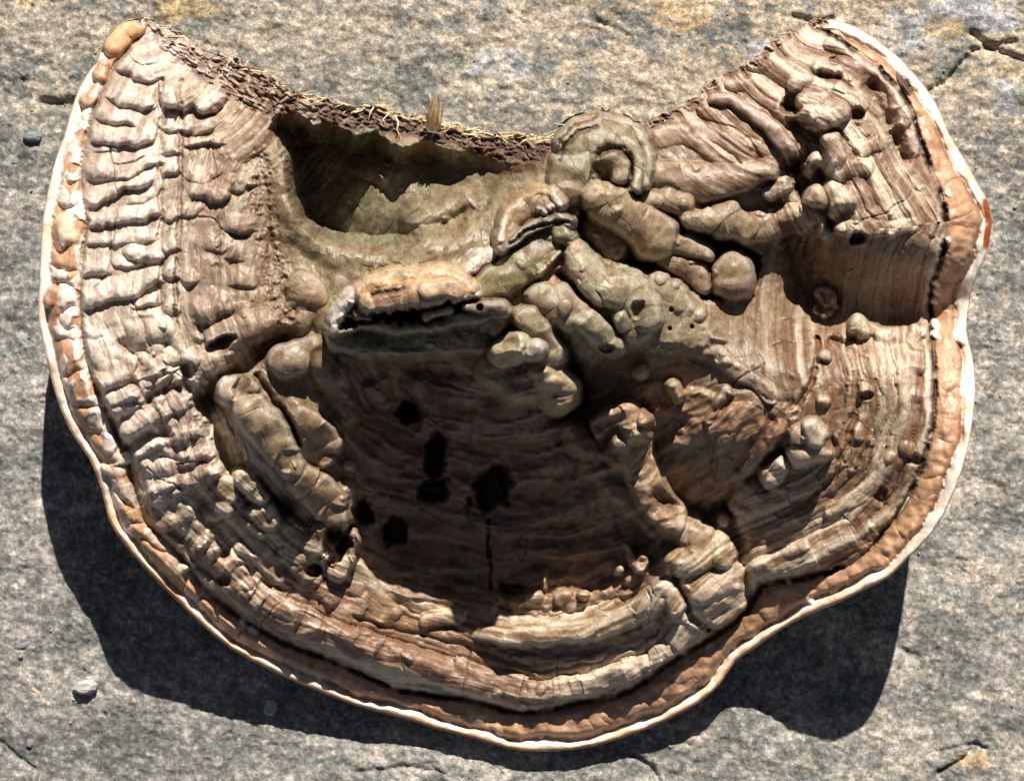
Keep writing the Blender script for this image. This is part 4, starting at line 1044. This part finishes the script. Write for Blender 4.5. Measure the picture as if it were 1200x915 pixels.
def gline(pts, depth, wd):
    global gz
    p = np.array(pts, float); x0, x1 = p[:, 0].min()-20, p[:, 0].max()+20; y0, y1 = p[:, 1].min()-20, p[:, 1].max()+20
    a, b = np.searchsorted(gxs, [x0, x1]); c, d = np.searchsorted(gys, [y0, y1])
    u, v = GU[c:d, a:b], GV[c:d, a:b]; dd = seg_dist(pts, u, v)+fbm(u/7, v/7, 2, 971)*1.6
    gz[c:d, a:b] -= depth*np.exp(-np.clip(dd/wd, 0, 9)**2)
for l in [([(1065,120),(1110,95),(1140,60),(1190,48)],7,3.5),([(1140,38),(1160,55),(1200,70)],9,4),([(930,18),(955,26),(975,22)],7,3),([(1100,905),(1128,890),(1145,874),(1155,876)],7,2.5),
          ([(740,884),(765,900),(772,915)],7,3),([(48,118),(85,122)],8,5),([(0,870),(18,885),(40,900)],5,3),([(420,905),(480,898),(520,907)],4,2.5),([(1100,880),(1160,868)],3,2),([(880,822),(900,835)],3,2),
          ([(1055,760),(1075,770)],4,4),([(700,25),(735,40)],4,3)]: gline(*l)
gz = gz.astype(np.float32)-1.0
# keep the stone just below the resting points
gcol = np.empty(GU.shape+(3,), np.float32); gcol[:] = arr(.235,.232,.215)
def gmix(a, c):
    a = np.clip(a, 0, 1)[..., None]; gcol[:] = gcol*(1-a)+np.asarray(c)*a
gn1 = fbm(GU/90, GV/70, 4, 981); gn2 = fbm(GU/26, GV/20, 4, 982); gn3 = fbm(GU/7, GV/6, 3, 983)
gmix(sstep(gn1+gn2*.9, .05, .4)*.8, arr(.43,.38,.34)); gmix(sstep(-gn1+gn2*.6, .0, .4)*.75, arr(.10,.11,.095)); gmix(.35*sstep(GU, 700, 200), arr(.12,.125,.115))
gmix(sstep(gn2, .15, .7)*.35, arr(.47,.45,.43)); gmix(sstep(-gn2-gn3*.4, .25, .8)*.45, arr(.13,.135,.125))
gmix(sstep(fbm(GU/60, GV/40, 3, 984), .15, .6)*.25*sstep(GV, 500, 100), arr(.27,.27,.18))
och = (.35+.65*sstep(GU, 500, 850))*sstep(GV, 260, 30)
gn5 = fbm(GU/16, GV/12, 5, 988, .65)
gmix(och*sstep(gn2*.6+gn1+gn5*.8+.3, .1, .3)*.7, arr(.47,.34,.17)); gmix(sstep(gn5+gn1*.5, .15, .35)*.35, arr(.40,.36,.33)); gmix(sstep(-gn5+gn2*.3, .2, .4)*.4, arr(.13,.14,.12)); gz += gn5*1.1; gmix(sstep(fbm(GU/34, GV/26, 4, 985), .25, .6)*.35*sstep(GU, 300, 700), arr(.46,.38,.27))
for (x, y, a, b) in [(1065,40,42,26),(1170,18,30,20),(1175,110,24,20),(1130,8,40,18),(900,70,34,24),(590,75,40,22),(830,8,30,14)]:
    q = np.sqrt(((GU-x)/a)**2+((GV-y)/b)**2)+gn2*.35+gn3*.15; gmix(sstep(q, 1.05, .8)*.75, arr(.36,.37,.40)); gz += sstep(q, 1.05, .8)*.8
for (x, y, a, b) in [(810,12,40,30),(1105,34,24,16),(1185,85,20,10),(1140,890,20,12),(30,0,18,10),(215,8,40,20)]:
    q = np.sqrt(((GU-x)/a)**2+((GV-y)/b)**2)+gn2*.5+gn3*.2; gmix(sstep(q, 1.1, .6)*.6, arr(.58,.40,.17))
gmix(sstep(GV, 320, 60)*.4*sstep(gn1*.7+gn2, -.1, .4), arr(.40,.34,.25))
gmix(sstep(GU, 600, 1100)*.35*sstep(gn1+gn2, -.2, .5), arr(.40,.35,.28))
gmix(sstep(gn3, .1, .7)*.3, arr(.50,.49,.47)); gmix(sstep(-gn3, .15, .7)*.35, arr(.12,.12,.115))
M_st, nt, b = mat('stone')
a = nt.nodes.new('ShaderNodeAttribute'); a.attribute_name = 'Col'
n1 = noise(nt, 380, 6, .72); n3 = noise(nt, 110, 6, .7, .4)
vo = nt.nodes.new('ShaderNodeTexVoronoi'); vo.inputs['Scale'].default_value = 1200; nt.links.new(nt.nodes['tc'].outputs['Object'], vo.inputs['Vector'])
vo2 = nt.nodes.new('ShaderNodeTexVoronoi'); vo2.inputs['Scale'].default_value = 420; nt.links.new(nt.nodes['tc'].outputs['Object'], vo2.inputs['Vector'])
sx = nt.nodes.new('ShaderNodeSeparateColor'); nt.links.new(vo.outputs['Color'], sx.inputs[0]); sx2 = nt.nodes.new('ShaderNodeSeparateColor'); nt.links.new(vo2.outputs['Color'], sx2.inputs[0])
r1 = ramp(nt, n1.outputs[0], [(.34, g4(.35)), (.47, g4(.8)), (.58, (1.2,1.16,1.1,1)), (.70, (2.0,1.9,1.8,1))])
r2 = ramp(nt, sx.outputs[0], [(.0, g4(.35)), (.3, g4(.75)), (.7, g4(1.1)), (1.0, (1.8,1.72,1.66,1))]); r4 = ramp(nt, sx2.outputs[1], [(.0, g4(.6)), (.5, g4(.95)), (1.0, (1.5,1.42,1.38,1))])
r3 = ramp(nt, n3.outputs[0], [(.34, (.45,.47,.45,1)), (.5, g4(.9)), (.66, (1.5,1.43,1.38,1))])
c = mixc(nt, 'MULTIPLY', .52, a.outputs[0], r1.outputs[0]); c = mixc(nt, 'MULTIPLY', .45, c, r2.outputs[0]); c = mixc(nt, 'MULTIPLY', .6, c, r4.outputs[0]); c = mixc(nt, 'MULTIPLY', .8, c, r3.outputs[0])
nt.links.new(c, b.inputs['Base Color']); b.inputs['Roughness'].default_value = .85
bp = nt.nodes.new('ShaderNodeBump'); bp.inputs['Strength'].default_value = .6; bp.inputs['Distance'].default_value = .0012
nt.links.new(n1.outputs[0], bp.inputs['Height']); nt.links.new(bp.outputs[0], b.inputs['Normal'])
gh, gw = GU.shape; gi = np.arange(gh*gw).reshape(gh, gw)
gf = np.stack([gi[:-1, :-1], gi[1:, :-1], gi[1:, 1:], gi[:-1, 1:]], -1).reshape(-1, 4)
gp = np.stack([(GU-600)*PX, -(GV-457.5)*PX, gz*PX], -1).reshape(-1, 3)
g = mesh_obj('ground', gp, gf, M_st, None, gcol.reshape(-1, 3)); g['kind'] = 'structure'
def gzat(x, y): return float(gz[np.searchsorted(gys, y), np.searchsorted(gxs, x)])

# loose grit and crumbs on the stone
rg = np.random.RandomState(31); VS, FS, off = [], [], 0
ico = np.array([(1,0,0),(-1,0,0),(0,1,0),(0,-1,0),(0,0,1),(0,0,-1)], float); icf = np.array([(0,2,4),(2,1,4),(1,3,4),(3,0,4),(2,0,5),(1,2,5),(3,1,5),(0,3,5)])
n_g = 0
while n_g < 420:
    x, y = rg.uniform(-20, 1220), rg.uniform(-20, 935)
    if rg.rand() < .5:
        k = rg.randint(0, len(ol)); x, y = ol[k][0]+rg.normal(0, 26), ol[k][1]+abs(rg.normal(0, 40))
    j, i2 = int(np.clip(y-Y0, 0, H-1)), int(np.clip(x-X0, 0, W-1))
    r = rg.gamma(2, .45)+.5
    v_ = ico*(rg.uniform(.6, 1.3, (6, 1)))*np.array([r, r*rg.uniform(.5, 1), r*.6]); a = rg.rand()*6.28
    v_ = np.stack([v_[:, 0]*math.cos(a)-v_[:, 1]*math.sin(a)+x-600, -(v_[:, 0]*math.sin(a)+v_[:, 1]*math.cos(a)+y-457.5), v_[:, 2]+gzat(x, y)+r*.3], -1)*PX
    VS.append(v_); FS.append(icf+off); off += 6; n_g += 1
o = mesh_obj('grit', np.vstack(VS), np.vstack(FS), simple_mat('grit_stone', (.10,.09,.08), (.45,.38,.32), 60), None, None, False)
o['kind'] = 'stuff'; o['label'] = 'loose grit and crumbs scattered over the grey stone'; o['category'] = 'grit'
# ------------------------------------------------------------------ pebbles and chips
M_peb = simple_mat('pebble_grey', (.30,.29,.28), (.46,.44,.42), 250); M_slate = simple_mat('pebble_slate', (.12,.125,.135), (.22,.23,.245), 250); M_chip = simple_mat('wood_chip', (.40,.22,.15), (.62,.40,.30), 300)
import bmesh
def pebble(name, label, cat, x, y, pts, h, m, rot=0, seed=1):
    """pts: outline in picture units around the centre; a faceted stone with a bevelled top"""
    r = np.random.RandomState(seed); bm = bmesh.new(); lev = []
    cx = sum(p[0] for p in pts)/len(pts); cy = sum(p[1] for p in pts)/len(pts)
    for s, z in [(.80, 0), (1.0, h*.35), (.92, h*.7), (.62, h), (.25, h*1.04)]:
        lev.append([bm.verts.new(((cx+(px-cx)*s+r.normal(0, .25))*PX, -(cy+(py-cy)*s+r.normal(0, .25))*PX, (z+r.normal(0, h*.05))*PX)) for px, py in pts])
    n = len(pts)
    for a, b2 in zip(lev[:-1], lev[1:]):
        for i in range(n): bm.faces.new((a[i], b2[i], b2[(i+1) % n], a[(i+1) % n]))
    bm.faces.new(lev[-1]); bm.faces.new(lev[0][::-1])
    bmesh.ops.recalc_face_normals(bm, faces=bm.faces)
    bmesh.ops.bevel(bm, geom=bm.edges[:], offset=.35*PX, segments=1, affect='EDGES')
    me = bpy.data.meshes.new(name); bm.to_mesh(me); bm.free(); me.materials.append(m)
    o = bpy.data.objects.new(name, me); C.objects.link(o); o.location = ((x-600)*PX, -(y-457.5)*PX, (gzat(x, y)-1.0)*PX); o.rotation_euler.z = rot
    o['label'] = label; o['category'] = cat; return o
pebble('pebble', 'largest pale grey pebble on the stone below the left side of the fungus', 'pebble', 101, 804, [(-15,2),(-9,-7),(0,-9),(10,-8),(15,-4),(14,3),(6,8),(-4,9),(-12,6)], 13, M_peb, 0, 2)
pebble('pebble', 'dark slate pebble left of the rim near the top left', 'pebble', 38, 161, [(-11,1),(-8,-5),(-1,-7),(8,-6),(12,-1),(9,5),(0,7),(-8,5)], 8, M_slate, 0, 3)
pebble('pebble', 'flat dark slate chip at the left edge above the pale pebble', 'pebble', 26, 756, [(-10,3),(-6,-2),(2,-4),(10,-4),(10,1),(3,4),(-6,6)], 5, M_slate, 0, 4)
pebble('stone_chip', 'square grey stone chip lying in the shadow below the rim', 'stone chip', 316, 829, [(-8,6),(-4,-9),(4,-10),(9,-5),(8,4),(3,10),(-5,9)], 7, M_peb, 0, 5)
pebble('pebble', 'tiny dark pebble near the lower left corner', 'pebble', 35, 871, [(-4,3),(-3,-4),(2,-5),(4,0),(2,5)], 5, M_slate, 0, 6)
pebble('pebble', 'tiny slate pebble just below the larger dark one at upper left', 'pebble', 18, 190, [(-5,2),(-3,-4),(3,-4),(5,0),(2,4)], 4, M_slate, 0, 7)
pebble('wood_chip', 'small reddish wood chip left of the pale pebble', 'wood chip', 42, 809, [(-6,-2),(-3,-5),(6,2),(5,5),(1,4)], 2.5, M_chip, 0, 8)
pebble('wood_chip', 'tiny reddish crumb right of the pale pebble', 'wood chip', 157, 820, [(-2,3),(-2,-3),(2,-4),(3,2)], 2, M_chip, 0, 9)
print('done', time.time()-T0, 'parts', NL[0])
